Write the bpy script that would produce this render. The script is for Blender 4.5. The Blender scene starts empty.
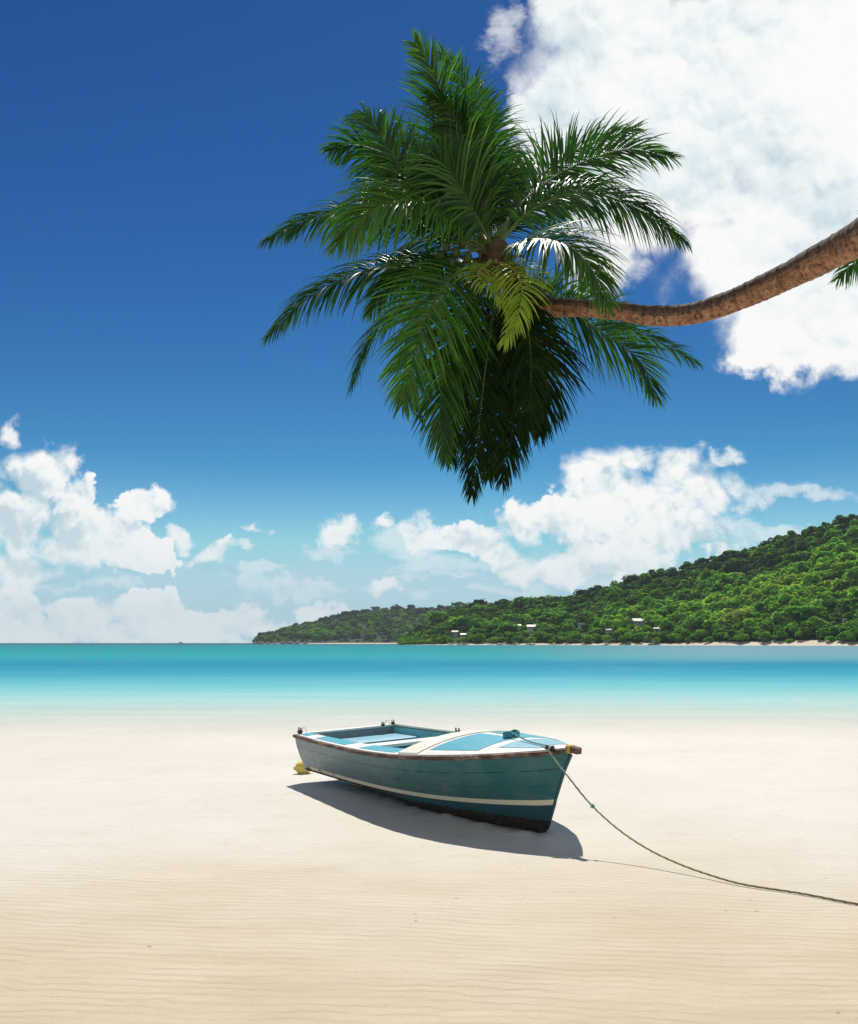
import bpy, math, random
import numpy as np
from mathutils import Vector, Matrix, Euler

random.seed(7)
rng = np.random.default_rng(11)
scene = bpy.context.scene
COL = scene.collection
HAZE = .00008
F, H = 900.0, 1.65          # focal length in pixels, eye height


# ------------------------------------------------------------------ helpers
def P3(px, py, d):
    """world point seen at a pixel of the reference view, d metres out"""
    return np.array([(px - 429) / F * d, d, H + (643 - py) / F * d])


class MB:
    """collects vertices and faces and links them as one mesh object"""
    def __init__(self):
        self.v, self.f, self.m, self.a = [], [], [], []

    def add(self, verts, faces, mat=0, att=0.0):
        o = len(self.v)
        self.v.extend([tuple(float(c) for c in p) for p in verts])
        self.a.extend([att] * len(verts) if np.isscalar(att) else list(att))
        for fc in faces:
            self.f.append(tuple(i + o for i in fc))
            self.m.append(mat)

    def grid(self, rows, mat=0, closed=False, att=0.0):
        """rows: list of equally long point lists"""
        n = len(rows[0])
        faces = []
        for i in range(len(rows) - 1):
            for j in range(n if closed else n - 1):
                k = (j + 1) % n
                faces.append((i * n + j, i * n + k, (i + 1) * n + k, (i + 1) * n + j))
        self.add([p for r in rows for p in r], faces, mat, att)

    def box(self, c, s, R=None, mat=0, bev=0.0):
        sx, sy, sz = s[0] / 2, s[1] / 2, s[2] / 2
        b = min(bev, sx * .9, sy * .9, sz * .9)
        if b <= 0:
            vs = [(x, y, z) for x in (-sx, sx) for y in (-sy, sy) for z in (-sz, sz)]
            fs = [(0, 1, 3, 2), (4, 6, 7, 5), (0, 4, 5, 1), (2, 3, 7, 6), (0, 2, 6, 4), (1, 5, 7, 3)]
        else:
            prof = [(-sx + b, -sy), (sx - b, -sy), (sx, -sy + b), (sx, sy - b), (sx - b, sy), (-sx + b, sy), (-sx, sy - b), (-sx, -sy + b)]
            inn = [(x * (1 - b / sx), y * (1 - b / sy)) for x, y in prof]
            vs = [(x, y, -sz) for x, y in inn] + [(x, y, -sz + b) for x, y in prof] + [(x, y, sz - b) for x, y in prof] + [(x, y, sz) for x, y in inn]
            fs = [tuple(range(7, -1, -1)), tuple(range(24, 32))]
            for r in range(3):
                for j in range(8):
                    k = (j + 1) % 8
                    fs.append((r * 8 + j, r * 8 + k, r * 8 + 8 + k, r * 8 + 8 + j))
        vs = np.array(vs)
        if R is not None:
            vs = vs @ np.array(R).T
        self.add(vs + np.array(c), fs, mat)

    def tube(self, pts, rad, n=8, mat=0, caps=True, att=0.0, jitter=None):
        pts = np.array(pts, float)
        rad = np.full(len(pts), rad) if np.isscalar(rad) else np.array(rad)
        T = np.gradient(pts, axis=0)
        T /= np.linalg.norm(T, axis=1)[:, None] + 1e-12
        ref = np.array([0, 0, 1.0]) if abs(T[0][2]) < .9 else np.array([1.0, 0, 0])
        rows = []
        N = ref - T[0] * (ref @ T[0])
        N /= np.linalg.norm(N)
        for i in range(len(pts)):
            N = N - T[i] * (N @ T[i])
            N /= np.linalg.norm(N)
            B = np.cross(T[i], N)
            rr = rad[i] * (np.ones(n) if jitter is None else jitter[i])
            rows.append([pts[i] + rr[k] * (math.cos(2 * math.pi * k / n) * N + math.sin(2 * math.pi * k / n) * B) for k in range(n)])
        o = len(self.v)
        self.grid(rows, mat, True, att if np.isscalar(att) else np.repeat(att, n))
        if caps:
            self.f.append(tuple(o + k for k in range(n - 1, -1, -1)))
            self.f.append(tuple(o + (len(pts) - 1) * n + k for k in range(n)))
            self.m += [mat, mat]

    def ball(self, c, r, mat=0, nu=14, nv=9, R=None, noise=0.0):
        r = np.array([r] * 3 if np.isscalar(r) else r)
        rows = []
        for i in range(nv + 1):
            th = math.pi * (0.02 + .96 * i / nv)
            rows.append([np.array([math.sin(th) * math.cos(2 * math.pi * j / nu), math.sin(th) * math.sin(2 * math.pi * j / nu), math.cos(th)]) * r * (1 + noise * random.uniform(-1, 1)) for j in range(nu)])
        if R is not None:
            rows = [[np.array(R) @ p for p in rw] for rw in rows]
        rows = [[p + np.array(c) for p in rw] for rw in rows]
        o = len(self.v)
        self.grid(rows, mat, True)
        self.f.append(tuple(o + k for k in range(nu)))
        self.f.append(tuple(o + nv * nu + k for k in range(nu - 1, -1, -1)))
        self.m += [mat, mat]

    def build(self, name, mats, parent=None, smooth=True, off=None, fix=True):
        me = bpy.data.meshes.new(name)
        vs = self.v if off is None else [(p[0] - off[0], p[1] - off[1], p[2] - off[2]) for p in self.v]
        me.from_pydata(vs, [], self.f)
        if not isinstance(mats, (list, tuple)):
            mats = [mats]
        for m in mats:
            me.materials.append(m)
        me.polygons.foreach_set('material_index', self.m)
        me.polygons.foreach_set('use_smooth', [smooth] * len(self.f))
        at = me.attributes.new('tint', 'FLOAT', 'POINT')
        at.data.foreach_set('value', self.a)
        if fix:
            import bmesh
            bm = bmesh.new()
            bm.from_mesh(me)
            bmesh.ops.recalc_face_normals(bm, faces=bm.faces)
            bm.to_mesh(me)
            bm.free()
        me.update()
        if smooth:
            try:
                me.set_sharp_from_angle(angle=math.radians(38))
            except Exception:
                pass
        o = bpy.data.objects.new(name, me)
        COL.objects.link(o)
        if parent:
            o.parent = parent
        return o


def np_mesh(name, V, Q, mats, tint=None, smooth=False):
    """fast quad mesh from numpy arrays"""
    me = bpy.data.meshes.new(name)
    V = np.asarray(V, np.float32)
    Q = np.asarray(Q, np.int32)
    me.vertices.add(len(V))
    me.vertices.foreach_set('co', V.ravel())
    k = Q.shape[1]
    me.loops.add(Q.size)
    me.loops.foreach_set('vertex_index', Q.ravel())
    me.polygons.add(len(Q))
    me.polygons.foreach_set('loop_start', np.arange(0, Q.size, k, dtype=np.int32))
    me.polygons.foreach_set('use_smooth', np.full(len(Q), smooth))
    if tint is not None:
        at = me.attributes.new('tint', 'FLOAT', 'POINT')
        at.data.foreach_set('value', np.asarray(tint, np.float32))
    for m in (mats if isinstance(mats, (list, tuple)) else [mats]):
        me.materials.append(m)
    me.update(calc_edges=True)
    me.validate()
    return me


def link(name, data, parent=None, loc=(0, 0, 0)):
    o = bpy.data.objects.new(name, data)
    COL.objects.link(o)
    o.location = loc
    if parent:
        o.parent = parent
    return o


def empty(name, loc, label, cat, group=None):
    o = bpy.data.objects.new(name, None)
    COL.objects.link(o)
    o.location = loc
    o.empty_display_size = .2
    o['label'] = label
    o['category'] = cat
    if group:
        o['group'] = group
    return o


def catmull(pts, n):
    """smooth curve through points, n samples, roughly even"""
    p = np.array(pts, float)
    p = np.vstack([2 * p[0] - p[1], p, 2 * p[-1] - p[-2]])
    out = []
    for i in range(1, len(p) - 2):
        for s in np.linspace(0, 1, 24, endpoint=False):
            a, b, c, d = p[i - 1], p[i], p[i + 1], p[i + 2]
            out.append(.5 * (2 * b + (c - a) * s + (2 * a - 5 * b + 4 * c - d) * s * s + (3 * b - a - 3 * c + d) * s ** 3))
    out.append(p[-2])
    out = np.array(out)
    L = np.r_[0, np.cumsum(np.linalg.norm(np.diff(out[:, :3], axis=0), axis=1))]
    t = np.linspace(0, L[-1], n)
    return np.stack([np.interp(t, L, out[:, k]) for k in range(out.shape[1])], 1)


# ------------------------------------------------------------------ materials
class NT:
    def __init__(self, tree):
        self.t = tree

    def n(self, kind, **kw):
        nd = self.t.nodes.new(kind)
        for k, v in kw.items():
            setattr(nd, k, v)
        return nd

    def set(self, sock, v):
        if v is None:
            return
        if isinstance(v, bpy.types.NodeSocket):
            self.t.links.new(v, sock)
        else:
            sock.default_value = v

    def math(self, op, a, b=None, c=None, clamp=False):
        nd = self.n('ShaderNodeMath', operation=op, use_clamp=clamp)
        for i, v in enumerate((a, b, c)):
            self.set(nd.inputs[i], v) if v is not None else None
        return nd.outputs[0]

    def vec(self, op, a, b=None, scale=None):
        nd = self.n('ShaderNodeVectorMath', operation=op)
        self.set(nd.inputs[0], a)
        if b is not None:
            self.set(nd.inputs[1], b)
        if scale is not None:
            self.set(nd.inputs['Scale'], scale)
        return nd.outputs['Value'] if op in ('LENGTH', 'DOT_PRODUCT', 'DISTANCE') else nd.outputs['Vector']

    def noise(self, vec, scale, detail=4, rough=.55, dist=0.0, color=False, dims='3D'):
        nd = self.n('ShaderNodeTexNoise', noise_dimensions=dims)
        if vec is not None:
            self.set(nd.inputs['Vector'], vec)
        nd.inputs['Scale'].default_value = scale
        nd.inputs['Detail'].default_value = detail
        nd.inputs['Roughness'].default_value = rough
        nd.inputs['Distortion'].default_value = dist
        return nd.outputs['Color' if color else 'Fac']

    def ramp(self, fac, stops, interp='LINEAR'):
        nd = self.n('ShaderNodeValToRGB')
        el = nd.color_ramp.elements
        nd.color_ramp.interpolation = interp
        while len(el) < len(stops):
            el.new(.5)
        for e, (p, c) in zip(el, stops):
            e.position = p
            e.color = (c, c, c, 1) if np.isscalar(c) else (c[0], c[1], c[2], 1)
        self.set(nd.inputs[0], fac)
        return nd.outputs[0]

    def mix(self, fac, a, b, blend='MIX'):
        nd = self.n('ShaderNodeMix', data_type='RGBA', blend_type=blend)
        self.set(nd.inputs[0], fac)
        for i, v in ((6, a), (7, b)):
            self.set(nd.inputs[i], (*v, 1) if isinstance(v, tuple) and len(v) == 3 else v)
        return nd.outputs[2]

    def smooth(self, x, a, b):
        nd = self.n('ShaderNodeMapRange', interpolation_type='SMOOTHSTEP')
        self.set(nd.inputs[0], x)
        nd.inputs[1].default_value, nd.inputs[2].default_value = a, b
        return nd.outputs[0]

    def maprange(self, x, a, b, c, d):
        nd = self.n('ShaderNodeMapRange')
        self.set(nd.inputs[0], x)
        for i, v in enumerate((a, b, c, d)):
            nd.inputs[i + 1].default_value = v
        return nd.outputs[0]

    def bump(self, height, strength=.5, dist=.01, normal=None):
        nd = self.n('ShaderNodeBump')
        nd.inputs['Strength'].default_value = strength
        nd.inputs['Distance'].default_value = dist
        self.set(nd.inputs['Height'], height)
        if normal is not None:
            self.set(nd.inputs['Normal'], normal)
        return nd.outputs[0]


def material(name):
    m = bpy.data.materials.new(name)
    m.use_nodes = True
    nt = NT(m.node_tree)
    b = m.node_tree.nodes['Principled BSDF']
    return m, nt, b


def obj_coords(nt):
    return nt.n('ShaderNodeTexCoord').outputs['Object']


def worn(name, base, dirt, amount=.35, rough=.55, scale=9.0, bump=.25, chips=None, chip_amt=.62, stretch=(1, 1, 1), spec=.4):
    """painted or bare wood with dirt, scuffs and chips"""
    m, nt, b = material(name)
    co = nt.vec('MULTIPLY', obj_coords(nt), stretch)
    n1 = nt.noise(co, scale, 6, .65)
    n2 = nt.noise(co, scale * 4.3, 5, .7)
    c = nt.mix(nt.math('MULTIPLY', nt.smooth(n1, .42, .72), amount), base, dirt)
    if chips is not None:
        c = nt.mix(nt.smooth(nt.math('ADD', nt.math('MULTIPLY', n1, .5), nt.math('MULTIPLY', n2, .5)), chip_amt, chip_amt + .04), c, chips)
    nt.set(b.inputs['Base Color'], c)
    nt.set(b.inputs['Roughness'], nt.maprange(n2, .3, .7, rough - .12, rough + .15))
    b.inputs['Specular IOR Level'].default_value = spec
    nt.set(b.inputs['Normal'], nt.bump(n2, bump, .004))
    return m


M = {}
M['cream'] = worn('weathered_cream_paint', (.86, .82, .70), (.58, .50, .36), .4, .5, 7, chips=(.30, .25, .18), chip_amt=.66)
M['white'] = worn('weathered_white_paint', (.80, .80, .77), (.55, .52, .44), .4, .5, 7, chips=(.34, .33, .30), chip_amt=.68)
M['panel'] = worn('turquoise_deck_paint', (.028, .35, .47), (.15, .46, .53), .45, .5, 11, chips=(.55, .62, .62), chip_amt=.64)
M['panel_pale'] = worn('pale_blue_deck_paint', (.17, .43, .55), (.36, .54, .60), .5, .5, 11, chips=(.6, .65, .66), chip_amt=.64)
M['inside'] = worn('turquoise_interior_paint', (.22, .56, .57), (.40, .56, .53), .6, .55, 6, chips=(.40, .44, .40), chip_amt=.66)
M['rail'] = worn('weathered_brown_rail', (.085, .045, .030), (.28, .19, .14), .9, .7, 14, .5, chips=(.50, .42, .34), chip_amt=.575, stretch=(.35, 1, 1))
M['dark_wood'] = worn('wet_dark_wood', (.028, .020, .014), (.09, .065, .04), .7, .6, 12, .5)
M['yellow'] = worn('yellow_band', (.62, .43, .06), (.33, .24, .08), .5, .55, 20)
M['buoy'] = worn('yellow_buoy_plastic', (.80, .62, .12), (.42, .31, .09), .7, .55, 12, chips=(.22, .17, .06), chip_amt=.66)
M['iron'] = worn('black_iron', (.016, .017, .018), (.10, .05, .03), .6, .5, 20)
M['wire'] = worn('grey_wire', (.12, .12, .12), (.2, .17, .14), .4, .5, 20)


def hull_paint():
    m, nt, b = material('teal_hull_paint')
    co = obj_coords(nt)
    sep = nt.n('ShaderNodeSeparateXYZ')
    nt.set(sep.inputs[0], co)
    n1 = nt.noise(co, 3.2, 7, .65)
    st = nt.noise(nt.vec('MULTIPLY', co, (.7, 1, 9)), 4.0, 6, .7)
    n2 = nt.noise(co, 38, 5, .7)
    fade = nt.math('ADD', nt.maprange(sep.outputs[0], .2, 3.4, 1.0, .05), nt.math('MULTIPLY', nt.math('SUBTRACT', n1, .5), 1.25), clamp=True)
    c = nt.mix(fade, (.027, .145, .155), (.215, .275, .285))      # paler and greyer towards the stern
    c = nt.mix(nt.math('MULTIPLY', nt.smooth(st, .52, .75), .35), c, (.22, .27, .27))
    # long plank seam and scuffs
    sc = nt.smooth(nt.noise(nt.vec('MULTIPLY', co, (.25, 1, 24)), 3.0, 3, .6), .66, .72)
    c = nt.mix(nt.math('MULTIPLY', sc, .5), c, (.012, .055, .065))
    c = nt.mix(nt.math('MULTIPLY', nt.smooth(n2, .66, .72), .5), c, (.30, .36, .36))
    at = nt.n('ShaderNodeAttribute', attribute_name='tint').outputs['Fac']
    n4 = nt.noise(nt.vec('MULTIPLY', co, (1, 1, 2)), 13, 6, .72)
    for lev, wd, am in ((.37, .020, .80), (.70, .014, .45)):          # plank seams
        sm = nt.math('SUBTRACT', 1, nt.smooth(nt.math('ABSOLUTE', nt.math('SUBTRACT', at, lev)), wd * .3, wd))
        c = nt.mix(nt.math('MULTIPLY', nt.math('MULTIPLY', sm, nt.smooth(n4, .36, .56)), am), c, (.010, .035, .04))
    chip = nt.smooth(nt.math('ADD', n4, nt.maprange(sep.outputs[0], 0, 4.2, .075, -.035)), .62, .65)
    c = nt.mix(nt.math('MULTIPLY', chip, .7), c, (.33, .36, .34))
    run = nt.smooth(nt.noise(nt.vec('MULTIPLY', co, (9, 1, .8)), 2.2, 5, .65), .55, .72)
    c = nt.mix(nt.math('MULTIPLY', run, .26), c, (.12, .115, .085))      # salt and rust runs
    nt.set(b.inputs['Base Color'], c)
    nt.set(b.inputs['Roughness'], nt.maprange(n1, .3, .7, .36, .6))
    b.inputs['Specular IOR Level'].default_value = .45
    hgt = nt.math('ADD', nt.math('MULTIPLY', st, .6), nt.math('MULTIPLY', n2, .3))
    nt.set(b.inputs['Normal'], nt.bump(hgt, .35, .006))
    return m


def stripe_paint():
    m, nt, b = material('cream_stripe_paint')
    co = obj_coords(nt)
    sep = nt.n('ShaderNodeSeparateXYZ')
    nt.set(sep.inputs[0], co)
    n = nt.noise(co, 9, 6, .7)
    g = nt.smooth(nt.math('ADD', n, nt.maprange(sep.outputs[0], 0, 2.6, .10, -.16)), .52, .68)
    nt.set(b.inputs['Base Color'], nt.mix(g, (.80, .72, .50), (.13, .10, .06)))
    b.inputs['Roughness'].default_value = .6
    nt.set(b.inputs['Normal'], nt.bump(n, .3, .004))
    return m


def bottom_paint():
    m, nt, b = material('fouled_bottom_paint')
    co = obj_coords(nt)
    sep = nt.n('ShaderNodeSeparateXYZ')
    nt.set(sep.inputs[0], co)
    n = nt.noise(co, 6, 7, .7)
    edge = nt.math('ADD', nt.maprange(sep.outputs[2], .05, .22, 0, 1), nt.math('MULTIPLY', nt.math('SUBTRACT', n, .5), .5))
    fore = nt.smooth(sep.outputs[0], 1.6, 2.7)
    k = nt.math('MULTIPLY', nt.smooth(edge, .42, .62), fore)
    weed = nt.mix(nt.smooth(nt.noise(co, 22, 5, .7), .45, .7), (.014, .012, .008), (.085, .055, .025))
    nt.set(b.inputs['Base Color'], nt.mix(k, weed, (.012, .075, .095)))
    nt.set(b.inputs['Roughness'], nt.maprange(k, 0, 1, .85, .45))
    nt.set(b.inputs['Normal'], nt.bump(nt.noise(co, 45, 4, .7), .6, .008))
    return m


M['hull'], M['stripe'], M['bottom'] = hull_paint(), stripe_paint(), bottom_paint()


def rope_mat():
    m, nt, b = material('mooring_rope_fibre')
    at = nt.n('ShaderNodeAttribute', attribute_name='tint').outputs['Fac']
    c = nt.ramp(at, [(0, (.06, .36, .38)), (.03, (.24, .42, .38)), (.20, (.30, .40, .30)), (.4, (.30, .26, .11)), (.75, (.22, .17, .09)), (1, (.17, .13, .08))])
    n = nt.noise(obj_coords(nt), 90, 3, .6)
    nt.set(b.inputs['Base Color'], nt.mix(nt.smooth(n, .45, .7), c, nt.mix(.5, c, (.02, .02, .015))))
    b.inputs['Roughness'].default_value = .8
    nt.set(b.inputs['Normal'], nt.bump(n, .6, .004))
    return m


M['rope'] = rope_mat()


def sand_mat():
    m, nt, b = material('pale_coral_sand')
    pos = nt.n('ShaderNodeNewGeometry').outputs['Position']
    sep = nt.n('ShaderNodeSeparateXYZ')
    nt.set(sep.inputs[0], pos)
    Y = sep.outputs[1]
    big = nt.noise(pos, .35, 5, .6)
    mid = nt.noise(nt.vec('MULTIPLY', pos, (.6, 1.6, 1)), 1.7, 5, .6)
    fine = nt.noise(pos, 55, 6, .75)
    grain = nt.noise(pos, 420, 3, .8)
    dry = nt.mix(nt.smooth(mid, .35, .7), (.570, .490, .350), (.63, .555, .415))
    damp = nt.mix(nt.smooth(big, .35, .65), (.645, .615, .540), (.685, .662, .595))
    wet = nt.smooth(nt.math('ADD', Y, nt.math('MULTIPLY', nt.math('SUBTRACT', big, .5), 5)), 3.6, 9.0)
    c = nt.mix(wet, dry, damp)
    hollow = nt.noise(nt.vec('MULTIPLY', pos, (.5, 1.0, 1)), 3.1, 6, .7)
    c = nt.mix(nt.math('MULTIPLY', nt.smooth(hollow, .52, .70), .22), c, (.47, .40, .30))
    c = nt.mix(nt.math('MULTIPLY', nt.smooth(fine, .50, .75), .40), c, (.40, .33, .225))
    c = nt.mix(nt.math('MULTIPLY', nt.smooth(grain, .62, .75), .4), c, (.34, .29, .22))
    # scattered dark crumbs of weed and shell
    vo = nt.n('ShaderNodeTexVoronoi', feature='F1')
    vo.inputs['Scale'].default_value = 4.2
    nt.set(vo.inputs['Vector'], nt.vec('ADD', pos, nt.vec('SCALE', nt.noise(pos, 14, 3, .6, color=True), scale=.05)))
    speck = nt.math('SUBTRACT', 1, nt.smooth(vo.outputs['Distance'], .028, .075))
    csep = nt.n('ShaderNodeSeparateColor')
    nt.set(csep.inputs[0], vo.outputs['Color'])
    speck = nt.math('MULTIPLY', speck, nt.math('GREATER_THAN', csep.outputs[0], .55))
    c = nt.mix(nt.math('MULTIPLY', speck, .6), c, (.17, .13, .085))
    # faint dark weed stain patches
    stain = nt.smooth(nt.noise(nt.vec('MULTIPLY', pos, (.8, 1.3, 1)), .8, 6, .65, .6), .60, .78)
    c = nt.mix(nt.math('MULTIPLY', stain, .42), c, (.36, .31, .23))
    nt.set(b.inputs['Base Color'], c)
    nt.set(b.inputs['Roughness'], nt.maprange(wet, 0, 1, .9, .55))
    nt.set(b.inputs['Specular IOR Level'], nt.maprange(wet, 0, 1, .15, .35))
    # wind / water ripples
    rp = nt.n('ShaderNodeMapping')
    rp.inputs['Rotation'].default_value = (0, 0, math.radians(6))
    nt.set(rp.inputs['Vector'], pos)
    warp = nt.vec('SCALE', nt.vec('SUBTRACT', nt.noise(pos, .9, 3, .55, color=True), (.5, .5, .5)), scale=.26)
    warp2 = nt.vec('SCALE', nt.vec('SUBTRACT', nt.noise(nt.vec('MULTIPLY', pos, (1, 1.6, 1)), 3.6, 4, .6, color=True), (.5, .5, .5)), scale=.11)
    rv = nt.vec('ADD', nt.vec('ADD', rp.outputs[0], warp), warp2)
    s2 = nt.n('ShaderNodeSeparateXYZ')
    nt.set(s2.inputs[0], rv)
    ph = nt.math('MULTIPLY', s2.outputs[1], 2 * math.pi / .082)
    w = nt.math('SINE', ph)
    w = nt.math('ADD', w, nt.math('MULTIPLY', nt.math('SINE', nt.math('MULTIPLY', ph, 2.0)), .22))
    amp = nt.math('MULTIPLY', nt.maprange(nt.noise(nt.vec('MULTIPLY', pos, (.9, 1.4, 1)), 1.3, 5, .65), .36, .62, .25, 1.0), nt.maprange(Y, 4, 11, 1.0, .30))
    hgt = nt.math('ADD', nt.math('MULTIPLY', nt.math('MULTIPLY', w, amp), .0024),
                  nt.math('ADD', nt.math('MULTIPLY', mid, .024), nt.math('MULTIPLY', fine, .0065)))
    hgt = nt.math('ADD', hgt, nt.math('MULTIPLY', grain, .0016))
    nt.set(b.inputs['Normal'], nt.bump(hgt, .9, 1.0))
    return m


def water_mat():
    m, nt, b = material('turquoise_sea_water')
    tree = m.node_tree
    pos = nt.n('ShaderNodeNewGeometry').outputs['Position']
    sep = nt.n('ShaderNodeSeparateXYZ')
    nt.set(sep.inputs[0], pos)
    X, Y = sep.outputs[0], sep.outputs[1]
    # distance from shore on a 1/Y scale (shelving sea bed); banks and channels bend the zones
    inv = nt.math('DIVIDE', 1485.0, nt.math('MAXIMUM', Y, 4.0))
    st = nt.vec('MULTIPLY', pos, (.05, .16, 1))
    nb = nt.noise(st, 1.0, 5, .6)
    nb2 = nt.noise(nt.vec('MULTIPLY', pos, (.012, .02, 1)), 1.0, 4, .55)
    k = nt.math('MULTIPLY', inv, nt.math('ADD', 1.0, nt.math('ADD', nt.math('MULTIPLY', nt.math('SUBTRACT', nb, .5), .15), nt.math('MULTIPLY', nt.math('SUBTRACT', nb2, .5), .26))))
    t = nt.math('DIVIDE', k, 90.0)
    col = nt.ramp(t, [(0.0, (.014, .085, .15)), (.012, (.012, .12, .19)), (.03, (.010, .22, .26)), (.085, (.010, .27, .29)),
                      (.16, (.022, .30, .36)), (.24, (.010, .225, .36)), (.36, (.045, .33, .44)), (.50, (.17, .50, .54)),
                      (.64, (.42, .70, .68)), (.80, (.62, .79, .75)), (1.0, (.70, .74, .67))])
    # grey reflection of hill and far sand, painted into the water colour
    grey = nt.math('MULTIPLY', nt.smooth(nt.math('DIVIDE', X, nt.math('MAXIMUM', Y, 4.0)), .02, .36), nt.math('SUBTRACT', 1, nt.smooth(t, .10, .26)))
    col = nt.mix(nt.math('MULTIPLY', grey, .72), col, (.20, .33, .40))
    streak = nt.smooth(nt.noise(nt.vec('MULTIPLY', pos, (.12, 1.1, 1)), 1.0, 6, .65), .50, .74)
    col = nt.mix(nt.math('MULTIPLY', streak, .15), col, (.55, .78, .78))
    fm = nt.noise(nt.vec('MULTIPLY', pos, (.10, 1.0, 1)), 1.3, 7, .7, .8)
    thread = nt.math('MULTIPLY', nt.math('SUBTRACT', 1, nt.smooth(nt.math('ABSOLUTE', nt.math('SUBTRACT', fm, .5)), .004, .022)), nt.smooth(t, .52, .72))
    col = nt.mix(nt.math('MULTIPLY', thread, .28), col, (.82, .88, .86))
    dif = nt.n('ShaderNodeBsdfDiffuse')
    nt.set(dif.inputs['Color'], col)
    gl = nt.n('ShaderNodeBsdfGlossy')
    gl.inputs['Roughness'].default_value = .22
    wv = nt.noise(nt.vec('MULTIPLY', pos, (.7, 2.4, 1)), 1.6, 6, .65)
    bp = nt.bump(wv, .35, .10)
    nt.set(gl.inputs['Normal'], bp)
    nt.set(dif.inputs['Normal'], nt.bump(wv, .25, .10))
    mx = nt.n('ShaderNodeMixShader')
    mx.inputs[0].default_value = .07
    tree.links.new(dif.outputs[0], mx.inputs[1])
    tree.links.new(gl.outputs[0], mx.inputs[2])
    tr = nt.n('ShaderNodeBsdfTransparent')
    al = nt.math('SUBTRACT', 1, nt.smooth(nt.math('ADD', t, nt.math('MULTIPLY', nt.math('SUBTRACT', nt.noise(nt.vec('MULTIPLY', pos, (.16, .6, 1)), 1.0, 5, .6), .5), .13)), .44, 1.10))
    mx2 = nt.n('ShaderNodeMixShader')
    nt.set(mx2.inputs[0], al)
    tree.links.new(tr.outputs[0], mx2.inputs[1])
    tree.links.new(mx.outputs[0], mx2.inputs[2])
    tree.links.new(mx2.outputs[0], tree.nodes['Material Output'].inputs['Surface'])
    return m


def leaf_mat(name, stops, rough=.32, trans=.35, tcol=None, spec=.5):
    m, nt, b = material(name)
    tree = m.node_tree
    at = nt.n('ShaderNodeAttribute', attribute_name='tint').outputs['Fac']
    c = nt.ramp(at, stops)
    n = nt.noise(obj_coords(nt), 14, 3, .6)
    c = nt.mix(nt.math('MULTIPLY', nt.smooth(n, .4, .75), .35), c, nt.mix(.5, c, (.10, .14, .02)))
    nt.set(b.inputs['Base Color'], c)
    b.inputs['Roughness'].default_value = rough
    b.inputs['Specular IOR Level'].default_value = spec
    tl = nt.n('ShaderNodeBsdfTranslucent')
    nt.set(tl.inputs['Color'], nt.mix(1.0, c, tcol or (1.6, 2.2, .8), 'MULTIPLY'))
    mx = nt.n('ShaderNodeMixShader')
    mx.inputs[0].default_value = trans
    tree.links.new(b.outputs[0], mx.inputs[1])
    tree.links.new(tl.outputs[0], mx.inputs[2])
    tree.links.new(mx.outputs[0], tree.nodes['Material Output'].inputs['Surface'])
    return m


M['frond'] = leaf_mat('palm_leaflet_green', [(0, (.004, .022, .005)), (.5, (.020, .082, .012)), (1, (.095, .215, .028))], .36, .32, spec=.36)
M['frond_yellow'] = leaf_mat('palm_leaflet_yellowing', [(0, (.12, .24, .018)), (.5, (.30, .43, .03)), (1, (.48, .52, .06))], .4, .4, (1.3, 1.3, .6))
M['frond_old_shaded'] = leaf_mat('palm_leaflet_old_shaded', [(0, (.005, .015, .005)), (.5, (.010, .032, .008)), (1, (.038, .046, .012))], .7, .20, spec=.08)
M['midrib'] = worn('palm_midrib', (.10, .16, .03), (.17, .17, .05), .5, .45, 20)
M['midrib_yellow'] = worn('palm_midrib_yellow', (.36, .33, .06), (.30, .22, .06), .5, .45, 20)
M['fibre'] = worn('palm_brown_fibre', (.10, .055, .025), (.20, .12, .06), .7, .85, 22, .8)
M['coconut'] = worn('green_coconut_husk', (.04, .075, .015), (.10, .09, .03), .6, .45, 25)


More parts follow.
